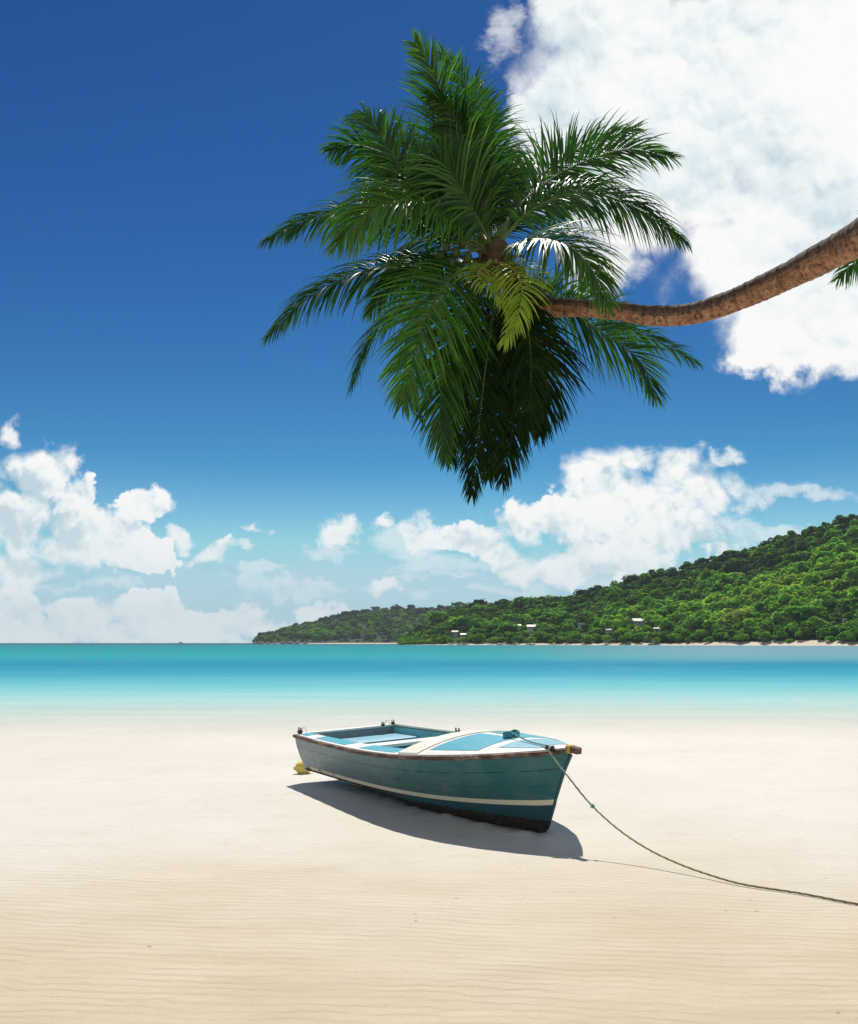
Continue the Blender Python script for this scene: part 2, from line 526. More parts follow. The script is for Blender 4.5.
def bark_mat():
    m, nt, b = material('ringed_palm_bark')
    co = obj_coords(nt)
    at = nt.n('ShaderNodeAttribute', attribute_name='tint').outputs['Fac']
    n1 = nt.noise(co, 9, 6, .65)
    n2 = nt.noise(co, 46, 5, .7)
    c = nt.ramp(n1, [(.25, (.15, .072, .042)), (.5, (.37, .19, .108)), (.75, (.54, .32, .20))])
    c = nt.mix(nt.smooth(n2, .46, .66), c, (.070, .036, .022))
    n3 = nt.noise(nt.vec('MULTIPLY', co, (1.0, 1, 1)), 20, 5, .7)
    c = nt.mix(nt.math('MULTIPLY', nt.smooth(n3, .55, .66), .38), c, (.030, .022, .017))
    # ring scars
    ring = nt.smooth(nt.math('SINE', nt.math('MULTIPLY', nt.math('ADD', at, nt.math('MULTIPLY', n1, .03)), 2 * math.pi / .062)), .72, 1.0)
    c = nt.mix(nt.math('MULTIPLY', nt.math('MULTIPLY', ring, nt.smooth(n3, .40, .60)), .55), c, (.055, .034, .025))
    # shade painted dark along the upper side of the leaning stem
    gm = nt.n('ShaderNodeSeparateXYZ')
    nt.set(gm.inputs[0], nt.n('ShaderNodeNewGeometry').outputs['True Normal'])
    upper_shade = nt.smooth(nt.math('ADD', gm.outputs[2], nt.math('MULTIPLY', nt.math('SUBTRACT', n1, .5), 1.5)), -.42, .14)
    c = nt.mix(nt.math('MULTIPLY', upper_shade, .74), c, (.022, .020, .018))
    # grey lichen rings towards the crown
    lic = nt.smooth(nt.noise(nt.vec('MULTIPLY', co, (3, 1, 1)), 14, 4, .7), .63, .70)
    c = nt.mix(nt.math('MULTIPLY', lic, .45), c, (.40, .36, .31))
    nt.set(b.inputs['Base Color'], c)
    b.inputs['Roughness'].default_value = .85
    hgt = nt.math('SUBTRACT', nt.math('ADD', n1, nt.math('MULTIPLY', n2, .6)), nt.math('MULTIPLY', ring, .5))
    nt.set(b.inputs['Normal'], nt.bump(hgt, .9, .012))
    return m


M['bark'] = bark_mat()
M['wood_leaf'] = leaf_mat('forest_foliage', [(0, (.016, .055, .017)), (.30, (.048, .130, .030)), (.55, (.135, .310, .050)), (.8, (.25, .46, .062)), (1, (.34, .44, .085))], .95, .50, (1.35, 1.5, .8), .0)
M['wood_trunk'] = worn('forest_bark', (.10, .075, .055), (.2, .17, .13), .6, .9, 2)
M['soil'] = worn('undergrowth_soil', (.014, .040, .010), (.04, .055, .02), .7, .95, .05)
M['far_sand'] = worn('far_beach_sand', (.62, .54, .42), (.40, .34, .26), .5, .9, .05)
M['rock'] = worn('granite', (.22, .19, .17), (.10, .09, .085), .7, .85, .4, .8)
M['sand'], M['water'] = sand_mat(), water_mat()


def flat(name, c, r=.6, metal=0):
    m, nt, b = material(name)
    n = nt.noise(obj_coords(nt), 1.3, 5, .65)
    nt.set(b.inputs['Base Color'], nt.mix(nt.math('MULTIPLY', nt.smooth(n, .4, .75), .3), c, tuple(x * .6 for x in c)))
    b.inputs['Roughness'].default_value = r
    b.inputs['Metallic'].default_value = metal
    return m


# ------------------------------------------------------------------ camera
cam = bpy.data.cameras.new('camera')
cam.sensor_width = 36
cam.sensor_fit = 'AUTO'
cam.lens = 36 * F / 1024
cam.shift_y = 131 / 1024
cam.clip_start = .05
cam.clip_end = 150000
camo = bpy.data.objects.new('camera', cam)
COL.objects.link(camo)
camo.location = (0, 0, H)
camo.rotation_euler = (math.radians(90), 0, 0)
scene.camera = camo

# ------------------------------------------------------------------ sky and sun
SUN_EL, SUN_AZ = math.radians(57.5), math.radians(4)     # azimuth clockwise from +Y: beyond the boat
world = bpy.data.worlds.new('World')
scene.world = world
world.use_nodes = True
wt = world.node_tree
for n in list(wt.nodes):
    wt.nodes.remove(n)
nt = NT(wt)
out = nt.n('ShaderNodeOutputWorld')
sky = nt.n('ShaderNodeTexSky', sky_type='NISHITA')
sky.sun_disc = False
sky.sun_elevation = SUN_EL
sky.sun_rotation = SUN_AZ
sky.altitude = 0
sky.air_density = .7
sky.dust_density = .1
sky.ozone_density = 3.0
# polarised, contrasty print: one power curve per channel
ssp = nt.n('ShaderNodeSeparateColor')
nt.set(ssp.inputs[0], sky.outputs[0])
scb = nt.n('ShaderNodeCombineColor')
for ch, (g_, a_) in enumerate(((2.3, .0072), (2.05, .0168), (1.30, .0478))):
    nt.set(scb.inputs[ch], nt.math('MULTIPLY', nt.math('POWER', nt.math('MINIMUM', ssp.outputs[ch], (4.7, 5.65, 8.0)[ch]), g_), a_ * 10))
bg = nt.n('ShaderNodeBackground')
nt.set(bg.inputs['Color'], scb.outputs[0])
bg.inputs['Strength'].default_value = .10

tc = nt.n('ShaderNodeTexCoord').outputs['Generated']
dsep = nt.n('ShaderNodeSeparateXYZ')
nt.set(dsep.inputs[0], nt.vec('NORMALIZE', tc))
dx, dy, dz = dsep.outputs
# direction -> (tan azimuth, tan elevation) about the view over the sea
ya = nt.math('MAXIMUM', nt.math('ABSOLUTE', dy), .08)
cmb = nt.n('ShaderNodeCombineXYZ')
nt.set(cmb.inputs[0], nt.math('DIVIDE', dx, ya))
nt.set(cmb.inputs[1], nt.math('DIVIDE', dz, ya))
nt.set(cmb.inputs[2], nt.math('MULTIPLY', nt.math('LESS_THAN', dy, 0.0), 7.3))
uv = cmb.outputs[0]
w1 = nt.vec('SCALE', nt.vec('SUBTRACT', nt.noise(uv, 7.0, 3, .5, color=True, dims='2D'), (.5, .5, .5)), scale=.055)
w2 = nt.vec('SCALE', nt.vec('SUBTRACT', nt.noise(uv, 24.0, 5, .6, color=True, dims='2D'), (.5, .5, .5)), scale=.040)
uvw = nt.vec('MULTIPLY', nt.vec('ADD', nt.vec('ADD', uv, w1), w2), (1, 1, 0))


def blobs(lst):
    cur = None
    for cx, cy, rx, ry in lst:
        c = ((cx - 429) / F, (643 - cy) / F, 0)
        d = nt.vec('MULTIPLY', nt.vec('SUBTRACT', uvw, c), (F / rx, F / ry, 0))
        l = nt.vec('LENGTH', d)
        cur = l if cur is None else nt.math('SMOOTH_MIN', cur, l, .12)
    return cur


HEAVY = [
    # great cloud upper right
    (610, 70, 95, 95), (565, 120, 62, 70), (560, 25, 40, 40), (720, 90, 150, 125), (830, 120, 130, 180), (800, 260, 112, 98),
    (640, 180, 100, 75), (770, 320, 55, 52), (840, 330, 60, 40), (730, 260, 50, 60), (900, 30, 90, 120), (640, 15, 40, 30), (760, 20, 70, 50), (710, 190, 66, 52), (690, 130, 80, 60),
    # cumulus tower on the left
    (38, 478, 40, 36), (70, 500, 26, 26), (20, 520, 62, 55), (75, 540, 62, 42), (146, 510, 33, 20), (25, 570, 60, 30), (120, 552, 60, 24),
    # bank along the horizon
    (15, 622, 44, 30), (75, 620, 46, 24), (140, 619, 48, 25), (200, 621, 44, 20), (258, 617, 48, 19), (318, 613, 34, 17), (350, 625, 46, 10), (40, 640, 90, 18), (150, 640, 80, 16), (250, 641, 80, 16),
    # cumulus over the bay
    (600, 478, 38, 30), (640, 462, 34, 24), (690, 470, 52, 30), (640, 510, 92, 44), (560, 520, 70, 30), (470, 540, 62, 24), (720, 500, 50, 34),
    (590, 560, 110, 26), (680, 540, 60, 28), (735, 458, 18, 12),
]
MID = [(340, 537, 32, 17), (386, 524, 15, 10), (392, 585, 28, 13), (254, 530, 20, 8), (205, 553, 44, 9), (430, 540, 40, 16), (600, 265, 44, 34), (232, 549, 28, 6), (180, 540, 26, 10), (8, 436, 14, 14)]
THIN = [(495, 30, 26, 34), (470, 565, 120, 16), (620, 580, 130, 14), (260, 575, 60, 14), (330, 555, 50, 14), (600, 262, 46, 36), (205, 555, 52, 12), (500, 592, 150, 16), (800, 500, 75, 13), (760, 540, 90, 16), (420, 545, 80, 22),
        (650, 590, 120, 14), (300, 590, 90, 14), (460, 575, 80, 10), (530, 160, 40, 60), (60, 590, 150, 12)]
def billow(vec, scale):
    """cauliflower puffs: inverted cell distance, several octaves"""
    v = nt.n('ShaderNodeTexVoronoi', feature='F1', voronoi_dimensions='2D')
    v.inputs['Scale'].default_value = scale
    v.inputs['Detail'].default_value = 3.0
    v.inputs['Roughness'].default_value = .52
    v.inputs['Lacunarity'].default_value = 2.1
    nt.set(v.inputs['Vector'], vec)
    return nt.math('SUBTRACT', 1.0, v.outputs['Distance'])


uvb = nt.vec('ADD', uv, nt.vec('SCALE', nt.vec('SUBTRACT', nt.noise(uv, 22.0, 4, .55, color=True, dims='2D'), (.5, .5, .5)), scale=.035))
LIFT = (.004, .011, 0)
nz = nt.noise(uv, 17.0, 8, .62, dims='2D')
nz2 = nt.noise(uv, 5.0, 5, .55, dims='2D')
bl = billow(uvb, 17.0)
bll = billow(nt.vec('ADD', uvb, LIFT), 17.0)
nzl = nt.noise(nt.vec('ADD', uv, LIFT), 17.0, 8, .62, dims='2D')
hv = nt.math('SUBTRACT', 1.0, blobs(HEAVY))
hd = nt.math('ADD', nt.math('ADD', hv, nt.math('MULTIPLY', nt.math('SUBTRACT', nz, .5), .95)), nt.math('MULTIPLY', nt.math('SUBTRACT', nz2, .5), .5))
soft = nt.smooth(dz, .20, .34)                          # the near cloud overhead is thinner and softer
crisp = nt.maprange(soft, 0, 1, 1.0, .42)
hd = nt.math('ADD', hd, nt.math('MULTIPLY', nt.math('MULTIPLY', nt.math('SUBTRACT', bl, .55), .55), crisp))
edge_w = nt.maprange(nt.noise(uv, 8.0, 3, .5, dims='2D'), .36, .62, .14, .80)
edge_w = nt.math('ADD', edge_w, nt.math('MULTIPLY', soft, .45))
hd = nt.math('ADD', hd, nt.math('MULTIPLY', soft, nt.maprange(hv, -.1, .5, .0, .55)))
q = nt.math('DIVIDE', nt.math('ADD', hd, .30), edge_w, clamp=True)
heavy = nt.math('MULTIPLY', nt.math('MULTIPLY', q, q), nt.math('SUBTRACT', 3.0, nt.math('MULTIPLY', q, 2.0)))
tv = nt.math('SUBTRACT', 1.0, blobs(THIN))
nst = nt.noise(nt.vec('MULTIPLY', uv, (1, 2.2, 1)), 11.0, 8, .65, dims='2D')
td = nt.math('ADD', tv, nt.math('MULTIPLY', nt.math('SUBTRACT', nst, .5), 1.9))
thin = nt.math('MULTIPLY', nt.smooth(td, .0, .75), .62)
thin = nt.math('MAXIMUM', thin, nt.math('MULTIPLY', nt.smooth(dz, .20, .03), .36))      # pale air low over the sea
md = nt.math('ADD', nt.math('SUBTRACT', 1.0, blobs(MID)), nt.math('MULTIPLY', nt.math('SUBTRACT', nt.noise(uv, 26.0, 8, .6, dims='2D'), .5), 1.9))
thin = nt.math('MAXIMUM', thin, nt.math('MULTIPLY', nt.smooth(md, -.15, .75), .93))
front = nt.math('GREATER_THAN', dy, .05)
fore_d = nt.math('MULTIPLY', nt.math('MAXIMUM', heavy, thin), front)
# unseen cloud over the rest of the sky, thickened to lighten the boat's shadow
rest = nt.smooth(nt.noise(tc, 3.0, 5, .6), .45, .60)
back_d = nt.math('MULTIPLY', nt.math('MULTIPLY', rest, nt.math('SUBTRACT', 1, front)), .85)
dens = nt.math('MULTIPLY', nt.math('ADD', fore_d, back_d), nt.math('GREATER_THAN', dz, 0.0))
# cloud body: bright billows, grey-blue hollows and bases
lit = nt.math('ADD', nt.math('MULTIPLY', nt.math('SUBTRACT', bl, bll), .55), nt.math('MULTIPLY', nt.math('SUBTRACT', nz, nzl), .75))
lit = nt.math('MULTIPLY', lit, nt.maprange(soft, 0, 1, .80, .28))
sh = nt.math('ADD', nt.math('ADD', nt.math('MULTIPLY', nz2, .85), nt.maprange(soft, 0, 1, .08, .155)), lit)
sh = nt.math('ADD', sh, nt.math('MULTIPLY', nt.math('SUBTRACT', .45, nt.math('MINIMUM', hd, .8)), .10))
ccol = nt.ramp(sh, [(.30, (.56, .70, .77)), (.42, (.77, .865, .90)), (.51, (.92, .96, .965)), (.60, (1.0, 1.0, .99))])
lowt = nt.smooth(dz, .16, .02)
cbg = nt.n('ShaderNodeBackground')
ccol = nt.mix(nt.math('MULTIPLY', nt.math('SUBTRACT', 1, front), .8), ccol, (1.0, .97, .92))  # unseen cloud warmed to take the blue out of shadows
nt.set(cbg.inputs['Color'], nt.mix(nt.math('MULTIPLY', lowt, .70), ccol, (.72, .85, .90)))
cbg.inputs['Strength'].default_value = .98
mxs = nt.n('ShaderNodeMixShader')
nt.set(mxs.inputs[0], dens)
wt.links.new(bg.outputs[0], mxs.inputs[1])
wt.links.new(cbg.outputs[0], mxs.inputs[2])
wt.links.new(mxs.outputs[0], out.inputs['Surface'])

sun = bpy.data.lights.new('sun', 'SUN')
sun.energy = 4.7
sun.angle = math.radians(.5)
sun.color = (1.0, .935, .83)
suno = bpy.data.objects.new('sun', sun)
COL.objects.link(suno)
sdir = Vector((math.sin(SUN_AZ) * math.cos(SUN_EL), math.cos(SUN_AZ) * math.cos(SUN_EL), math.sin(SUN_EL)))
suno.rotation_euler = sdir.to_track_quat('Z', 'Y').to_euler()
suno.location = (0, 10, 30)

# ------------------------------------------------------------------ beach and sea
def build_ground():
    ys = np.concatenate([np.linspace(-30, 0, 10), np.linspace(.8, 6.5, 60), np.linspace(6.55, 12.5, 150), np.linspace(12.6, 26, 70), np.geomspace(27, 90000, 60)])
    xs = np.concatenate([-np.geomspace(90000, 20, 30), np.linspace(-19, -2.6, 40), np.linspace(-2.55, 2.1, 118), np.linspace(2.2, 19, 40), np.geomspace(20, 90000, 30)])
    X, Y = np.meshgrid(xs, ys)
    Z = np.where(Y > 12, -.0055 * (Y - 12), 0)
    Z = np.maximum(Z, -4.0) + .012 * np.sin(X * .55 + .8 * np.sin(Y * .31)) * np.sin(Y * .43 + 1) * (Y < 60)
    # sand pushed up along the keel and the near bilge of the beached boat
    ca, sa = math.cos(-1.021), math.sin(-1.021)
    lx = (X + .9958) * ca + (Y - 11.0378) * sa
    ly = -(X + .9958) * sa + (Y - 11.0378) * ca
    hb = np.interp(lx, [-.1, .6, 1.5, 2.4, 3.0, 3.5, 3.9, 4.3], [.05, .10, .20, .24, .20, .12, .05, .0])
    dist = np.abs(np.abs(ly + .03) - hb - .05)
    along = np.clip((lx - .5) / .5, 0, 1) * np.clip((4.15 - lx) / .2, 0, 1)
    wob = .55 + .45 * np.sin(lx * 9.0 + np.sign(ly) * 1.3) * np.sin(lx * 3.7 + 1) + .25 * np.sin(lx * 23 + ly * 17)
    Z = Z + .034 * np.exp(-(dist / .11) ** 2) * along * np.clip(wob, .1, 1.3)
    Z = Z - .012 * np.exp(-((ly + .02) / .16) ** 2) * np.clip((lx - 3.75) / .2, 0, 1) * np.clip((5.0 - lx) / .8, 0, 1)
    n = len(xs)
    i, j = np.meshgrid(np.arange(len(ys) - 1), np.arange(n - 1), indexing='ij')
    a = (i * n + j).ravel()
    Q = np.stack([a, a + 1, a + n + 1, a + n], 1)
    V = np.stack([X, Y, Z], -1).reshape(-1, 3)
    o = link('beach', np_mesh('beach', V, Q, M['sand'], smooth=True))
    o['kind'] = 'structure'
    o['label'] = 'pale rippled sand beach running down into the shallows'
    ys = np.concatenate([np.linspace(12.2, 60, 60), np.geomspace(62, 88000, 50)])
    X, Y = np.meshgrid(xs, ys)
    i, j = np.meshgrid(np.arange(len(ys) - 1), np.arange(n - 1), indexing='ij')
    a = (i * n + j).ravel()
    Q = np.stack([a, a + 1, a + n + 1, a + n], 1)
    V = np.stack([X, Y, np.full_like(X, .016)], -1).reshape(-1, 3)
    w = link('sea', np_mesh('sea', V, Q, M['water'], smooth=True))
    w['kind'] = 'structure'
    w['label'] = 'calm turquoise sea fading to clear water at the sand'


build_ground()

# ------------------------------------------------------------------ hills across the bay
R1 = np.array([(392, 643), (410, 640.5), (422, 636), (436, 627), (450, 618), (466, 613.5), (482, 611), (500, 609), (520, 607), (550, 605), (580, 602), (600, 598), (620, 590), (640, 582), (660, 580),
               (680, 576), (700, 569), (720, 565), (740, 560), (760, 553.5), (790, 543), (820, 536), (858, 529.5), (920, 513), (1000, 504), (1120, 505), (1250, 530)], float)
R2 = np.array([(252, 643), (258, 640), (270, 636.5), (285, 632), (300, 629), (330, 621), (360, 613), (380, 610), (410, 611), (430, 612), (462, 609), (490, 609), (530, 612), (580, 618), (640, 630), (660, 640)], float)


def hill_fn(prof, d0, d1, depth):
    x0, x1 = prof[0, 0], prof[-1, 0]

    def fn(px, s):
        """px column of the reference view, s 0 shore .. 1 ridge .. 1.6 beyond"""
        f = np.clip((px - x0) / (x1 - x0), 0, 1)
        dsh = d0 + (d1 - d0) * np.clip((px - x0) / (858 - x0), 0, 1.2)
        dr = dsh + depth
        d = dsh + (dr - dsh) * s
        top = (643 - np.interp(px, prof[:, 0], prof[:, 1])) / F * dr + H
        g = np.where(s <= 1, np.clip(s, 0, 1) ** 1.12, 1 - .75 * (s - 1))
        lump = .07 * np.sin(px * .045 + 3 * s) * np.sin(s * 7 + px * .02) * np.clip(1 - np.abs(s - .5) * 2, 0, 1)
        z = np.maximum(top, .3) * (g + lump)
        z = np.where(s < .04, .6 * s / .04, z)
        return np.stack([(px - 429) / F * d, d, z - .1], -1)
    return fn


hill1 = hill_fn(R1, 780, 500, 270)
hill2 = hill_fn(R2, 1650, 1500, 420)


def build_hill(name, fn, x0, x1, nx, label):
    px, s = np.meshgrid(np.linspace(x0, x1, nx), np.linspace(-.03, 1.6, 44))
    V = fn(px.ravel(), s.ravel())
    V[:, 2] = np.where(s.ravel() < 0, -1.5, V[:, 2])
    n = nx
    i, j = np.meshgrid(np.arange(43), np.arange(n - 1), indexing='ij')
    a = (i * n + j).ravel()
    Q = np.stack([a, a + 1, a + n + 1, a + n], 1)
    me = np_mesh(name, V, Q, [M['soil'], M['far_sand']], smooth=True)
    mi = np.where((s[:-1, :-1].ravel() < .045), 1, 0).astype(np.int32)
    me.polygons.foreach_set('material_index', mi)
    o = link(name, me)
    o['kind'] = 'structure'
    o['label'] = label


build_hill('hill', hill1, 397, 1240, 160, 'green hillside across the bay rising to the right')
build_hill('headland', hill2, 252, 655, 90, 'low distant headland ending in a point')


def crown_variant(nf, seed):
    r = np.random.default_rng(seed)
    K = r.integers(5, 9)
    ctr = np.stack([r.uniform(-.62, .62, K), r.uniform(-.62, .62, K), r.uniform(-.05, .55, K)], 1)
    ctr[0] = (0, 0, .4)
    rad = r.uniform(.34, .56, K)
    k = r.integers(0, K, nf)
    d = r.normal(size=(nf, 3))
    d[:, 2] = np.abs(d[:, 2]) * 1.1 - .22
    d /= np.linalg.norm(d, axis=1)[:, None]
    c = ctr[k] + d * (rad[k] * r.uniform(.72, 1.10, nf))[:, None]
    nrm = d * .75 + np.array([0, 0, .55]) + r.normal(size=(nf, 3)) * .30      # leaves turn their faces up to the light
    nrm /= np.linalg.norm(nrm, axis=1)[:, None]
    ref = r.normal(size=(nf, 3))
    u = np.cross(nrm, ref)
    u /= np.linalg.norm(u, axis=1)[:, None]
    v = np.cross(nrm, u)
    sz = r.uniform(.08, .18, nf)[:, None]
    V = np.stack([c - u * sz - v * sz * .7, c + u * sz * .8 - v * sz, c + u * sz + v * sz * .9 - nrm * sz * .3, c - u * sz * .9 + v * sz * .8], 1).reshape(-1, 3)
    Q = np.arange(nf * 4).reshape(-1, 4)
    tint = np.repeat(r.normal(0, .07, nf) + .10 * (r.uniform(-1, 1, K))[k], 4)
    return V, Q, tint


VAR = [crown_variant(280, 100 + i) for i in range(9)]
VARL = [crown_variant(420, 200 + i) for i in range(6)]


def tone(px, s, r):
    """tints of the hillside: cloud shadow painted on the crest, bright belt below, olive by the shore"""
    band = math.exp(-((s - (.22 + .30 * min(max((px - 620) / 240, 0), 1))) / .24) ** 2) * min(max((px - 560) / 160, 0), 1)
    base = .46 + .36 * band - .20 * max(0, s - .55) / .45
    patch = .10 * math.sin(px * .06 + s * 9) * math.sin(px * .021 - s * 5)
    return base + patch + r.normal(0, .14)


# houses among the trees: (px, base py, width m, roof colour, wall colour, label)
HOUSES = [
    (531, 632, 11, (.62, .45, .40), (.72, .68, .62), 'white house with a pinkish roof in the middle of the wooded shore'),
    (517, 631, 9, (.30, .42, .46), (.60, .62, .60), 'small house with a blue grey roof just left of the pink roofed one'),
    (581, 630, 9, (.70, .70, .68), (.66, .66, .62), 'pale house with a white roof half way along the wooded shore'),
    (616, 629, 6, (.60, .50, .42), (.70, .68, .62), 'narrow cream cottage with a tan roof just left of the long white roof'),
    (637, 627, 15, (.74, .75, .74), (.62, .62, .58), 'long white roofed house at the foot of the steep slope'),
    (655, 635, 6, (.60, .58, .52), (.66, .62, .55), 'small cream hut right of the long white roof'),
    (455, 637, 8, (.36, .27, .22), (.58, .54, .46), 'brown roofed house nearest the headland end of the shore'),
    (463, 640, 7, (.55, .50, .44), (.66, .62, .55), 'tan beach hut close to the waterline'),
    (608, 636, 9, (.45, .40, .34), (.60, .57, .50), 'low tan house close to the far beach'),
    (855, 622, 7, (.76, .77, .76), (.70, .70, .68), 'white house high on the slope at the right edge'),
    (842, 627, 4, (.70, .70, .68), (.72, .72, .70), 'tiny white hut below the house at the right edge'),
]


def forest(name, fn, x0, x1, count, rmin, rmax, label, tone_off, smin=.06, smax=1.12):
    r = np.random.default_rng(5)
    Vs, Qs, Ts = [], [], []
    off = 0
    done = 0
    for _ in range(count):
        px = r.uniform(x0, x1)
        s = smin + (smax - smin) * r.uniform() ** .9
        p = fn(np.array([px]), np.array([s]))[0]
        R = (rmin + (rmax - rmin) * r.uniform() ** 2.2) * (1.3 if r.uniform() < .08 else 1)
        R = min(R, 1.5 + p[2] * .9)
        X_, Y_ = 429 + F * p[0] / p[1], 643 - F * (p[2] + R * .6 - H) / p[1]
        if fn is hill1 and any(abs(X_ - h[0]) < h[2] * .38 + 2 and h[1] - 6 < Y_ < h[1] + 7 for h in HOUSES):
            continue                                           # clearing round each house
        V, Q, t = VAR[r.integers(len(VAR))]
        a = r.uniform(0, 6.28)
        ca, sa = math.cos(a), math.sin(a)
        sc = np.array([R, R, R * r.uniform(.7, 1.15)])
        W = np.stack([V[:, 0] * ca - V[:, 1] * sa, V[:, 0] * sa + V[:, 1] * ca, V[:, 2]], 1) * sc
        lift = R * r.uniform(.05, .5)
        Vs.append(W + p + np.array([0, 0, lift]))
        Qs.append(Q + off)
        off += len(V)
        Ts.append(np.clip(t + tone(px, s, r) + tone_off, 0, 1))
    me = np_mesh(name, np.concatenate(Vs), np.concatenate(Qs), M['wood_leaf'], np.concatenate(Ts))
    o = link(name, me)
    o['kind'] = 'stuff'
    o['label'] = label
    o['category'] = 'forest'


forest('forest', hill1, 400, 1010, 5000, 4.0, 9.5, 'dense green woodland covering the hillside across the bay', .0)
forest('forest', hill2, 254, 560, 1500, 7.0, 11.5, 'dark woodland covering the low distant headland', -.06)

# individual trees along the far shore and on the skyline
def tree_meshes(i):
    V, Q, t = VARL[i]
    t = np.clip(t + [.50, .62, .72, .42, .80, .55][i], 0, 1)
    cr = np_mesh('crown', V * np.array([1, 1, .95]) + np.array([0, 0, .75]), Q, M['wood_leaf'], t)
    b = MB()
    b.tube([(0, 0, -.25), (.03, .02, .3), (.0, .05, .8)], [.09, .065, .03], 7)
    for k in range(4):
        a = k * 1.7 + i
        b.tube([(.02, .03, .4 + .06 * k), (.25 * math.cos(a), .25 * math.sin(a), .75), (.48 * math.cos(a), .48 * math.sin(a), 1.0)], [.04, .028, .01], 5)
    tr = b.build('trunk', M['wood_trunk'])
    me = tr.data
    bpy.data.objects.remove(tr)
    return cr, me


TM = [tree_meshes(i) for i in range(6)]


def plant_tree(p, R, k, rot, label, group):
    t = empty('tree', p, label, 'tree', group)
    t.rotation_euler.z = rot
    t.scale = (R, R, R * random.uniform(.85, 1.2))
    link('crown', TM[k][0], t)
    link('trunk', TM[k][1], t)


for i in range(78):
    px = 428 + (858 - 428) * (i + random.uniform(.1, .9)) / 78 + 4
    s = random.uniform(.035, .085)
    if any(abs(px - h[0]) < 4 and h[1] > 629 for h in HOUSES):
        s = .03
    p = hill1(np.array([px]), np.array([s]))[0]
    plant_tree(p, random.uniform(2.6, 4.6), random.choice([0, 1, 1, 2, 2, 4, 3, 5]), random.uniform(0, 6.28),
               'small bushy green tree in the row along the far beach', 'trees lining the far beach')
for px, R in ((452, 5.0), (744, 4.6), (753, 4.0), (700, 4.6), (712, 5.0), (688, 4.8), (792, 4.4), (846, 4.2), (660, 4.8), (826, 4.6)):
    p = hill1(np.array([px]), np.array([1.0]))[0] + np.array([0, 0, 3.0])
    plant_tree(p, R, random.choice([0, 3, 5]), random.uniform(0, 6.28), 'dark tree standing up from the skyline of the hill', 'trees on the hill skyline')
for px, hh in ((454, 15), (457, 19), (461, 16), (464, 14)):
    p = hill2(np.array([px]), np.array([1.0]))[0] + np.array([0, 0, 4])
    plant_tree(p, 7, 3, random.uniform(0, 6.28), 'tall dark tree in the clump on the headland skyline', 'clump of tall trees on the headland')
p = hill2(np.array([262.]), np.array([.25]))[0]
plant_tree(p, 8.0, 3, 1.0, 'lone rounded tree at the very tip of the headland', None)

# houses among the trees: (px, base py, width m, roof colour, wall colour, label)
def on_hill(px, py):
    best = None
    for s in np.linspace(.05, 1, 400):
        p = hill1(np.array([float(px)]), np.array([s]))[0]
        y = 643 - F * (p[2] - H) / p[1]
        if best is None or abs(y - py) < best[0]:
            best = (abs(y - py), p)
    return best[1]


glass = flat('dark_window_glass', (.03, .04, .05), .15)
door_m = flat('brown_door_wood', (.16, .09, .05), .6)
for (px, py, w, rc, wc, lab) in HOUSES:
    p = on_hill(px, py)
    g = empty('house', p + np.array([0, -3.5, 2.0]), lab, 'house')
    g.rotation_euler.z = random.uniform(-.25, .25)
    w *= .62
    d, h = w * .8, 2.7
    wm, rm = flat('house_wall_paint', wc, .7), flat('house_roof_sheet', rc, .5)
    b = MB()
    b.box((0, 0, h / 2 - 1.5), (w, d, h + 3), bev=.05)
    for sx in (-1, 1):
        b.add([(sx * w / 2, -d / 2, h), (sx * w / 2, d / 2, h), (sx * w / 2, 0, h + d * .24)], [(0, 1, 2)])
    b.build('wall', wm, g, smooth=False)
    b = MB()
    for sy in (-1, 1):
        e = .5
        A = [(-w / 2 - e, sy * (d / 2 + e), h - .2), (w / 2 + e, sy * (d / 2 + e), h - .2), (w / 2 + e, 0, h + d * .26), (-w / 2 - e, 0, h + d * .26)]
        A2 = [(x, y, z + .18) for x, y, z in A]
        b.add(A + A2, [(0, 1, 2, 3), (4, 5, 6, 7), (0, 1, 5, 4), (0, 3, 7, 4), (1, 2, 6, 5)])
    b.build('roof', rm, g, smooth=False)
    for k in ((-.3, .3) if w > 3.5 else (.25,)):
        b = MB()
        b.box((k * w, -d / 2 - .03, h * .58), (w * .16, .1, 1.1))
        b.build('window', glass, g, smooth=False)
    b = MB()
    b.box((-.02 * w, -d / 2 - .03, 1.0), (.95, .1, 2.0))
    b.build('door', door_m, g, smooth=False)

# boulders at the tip of the headland
for i, (px, R) in enumerate(((256, 3.2), (261, 4.2), (268, 3.0), (283, 4.5), (290, 5.0), (297, 4.4), (275, 3.2), (305, 3.4))):
    p = hill2(np.array([float(px)]), np.array([.02]))[0]
    b = MB()
    b.ball((0, 0, R * .2), (R * 1.3, R, R * .75), 0, 12, 8, noise=.13)
    o = b.build('boulder', M['rock'])
    o.location = p
    o['label'] = 'grey granite boulder at the waterline of the headland'
    o['category'] = 'boulder'
    o['group'] = 'boulders along the headland shore'

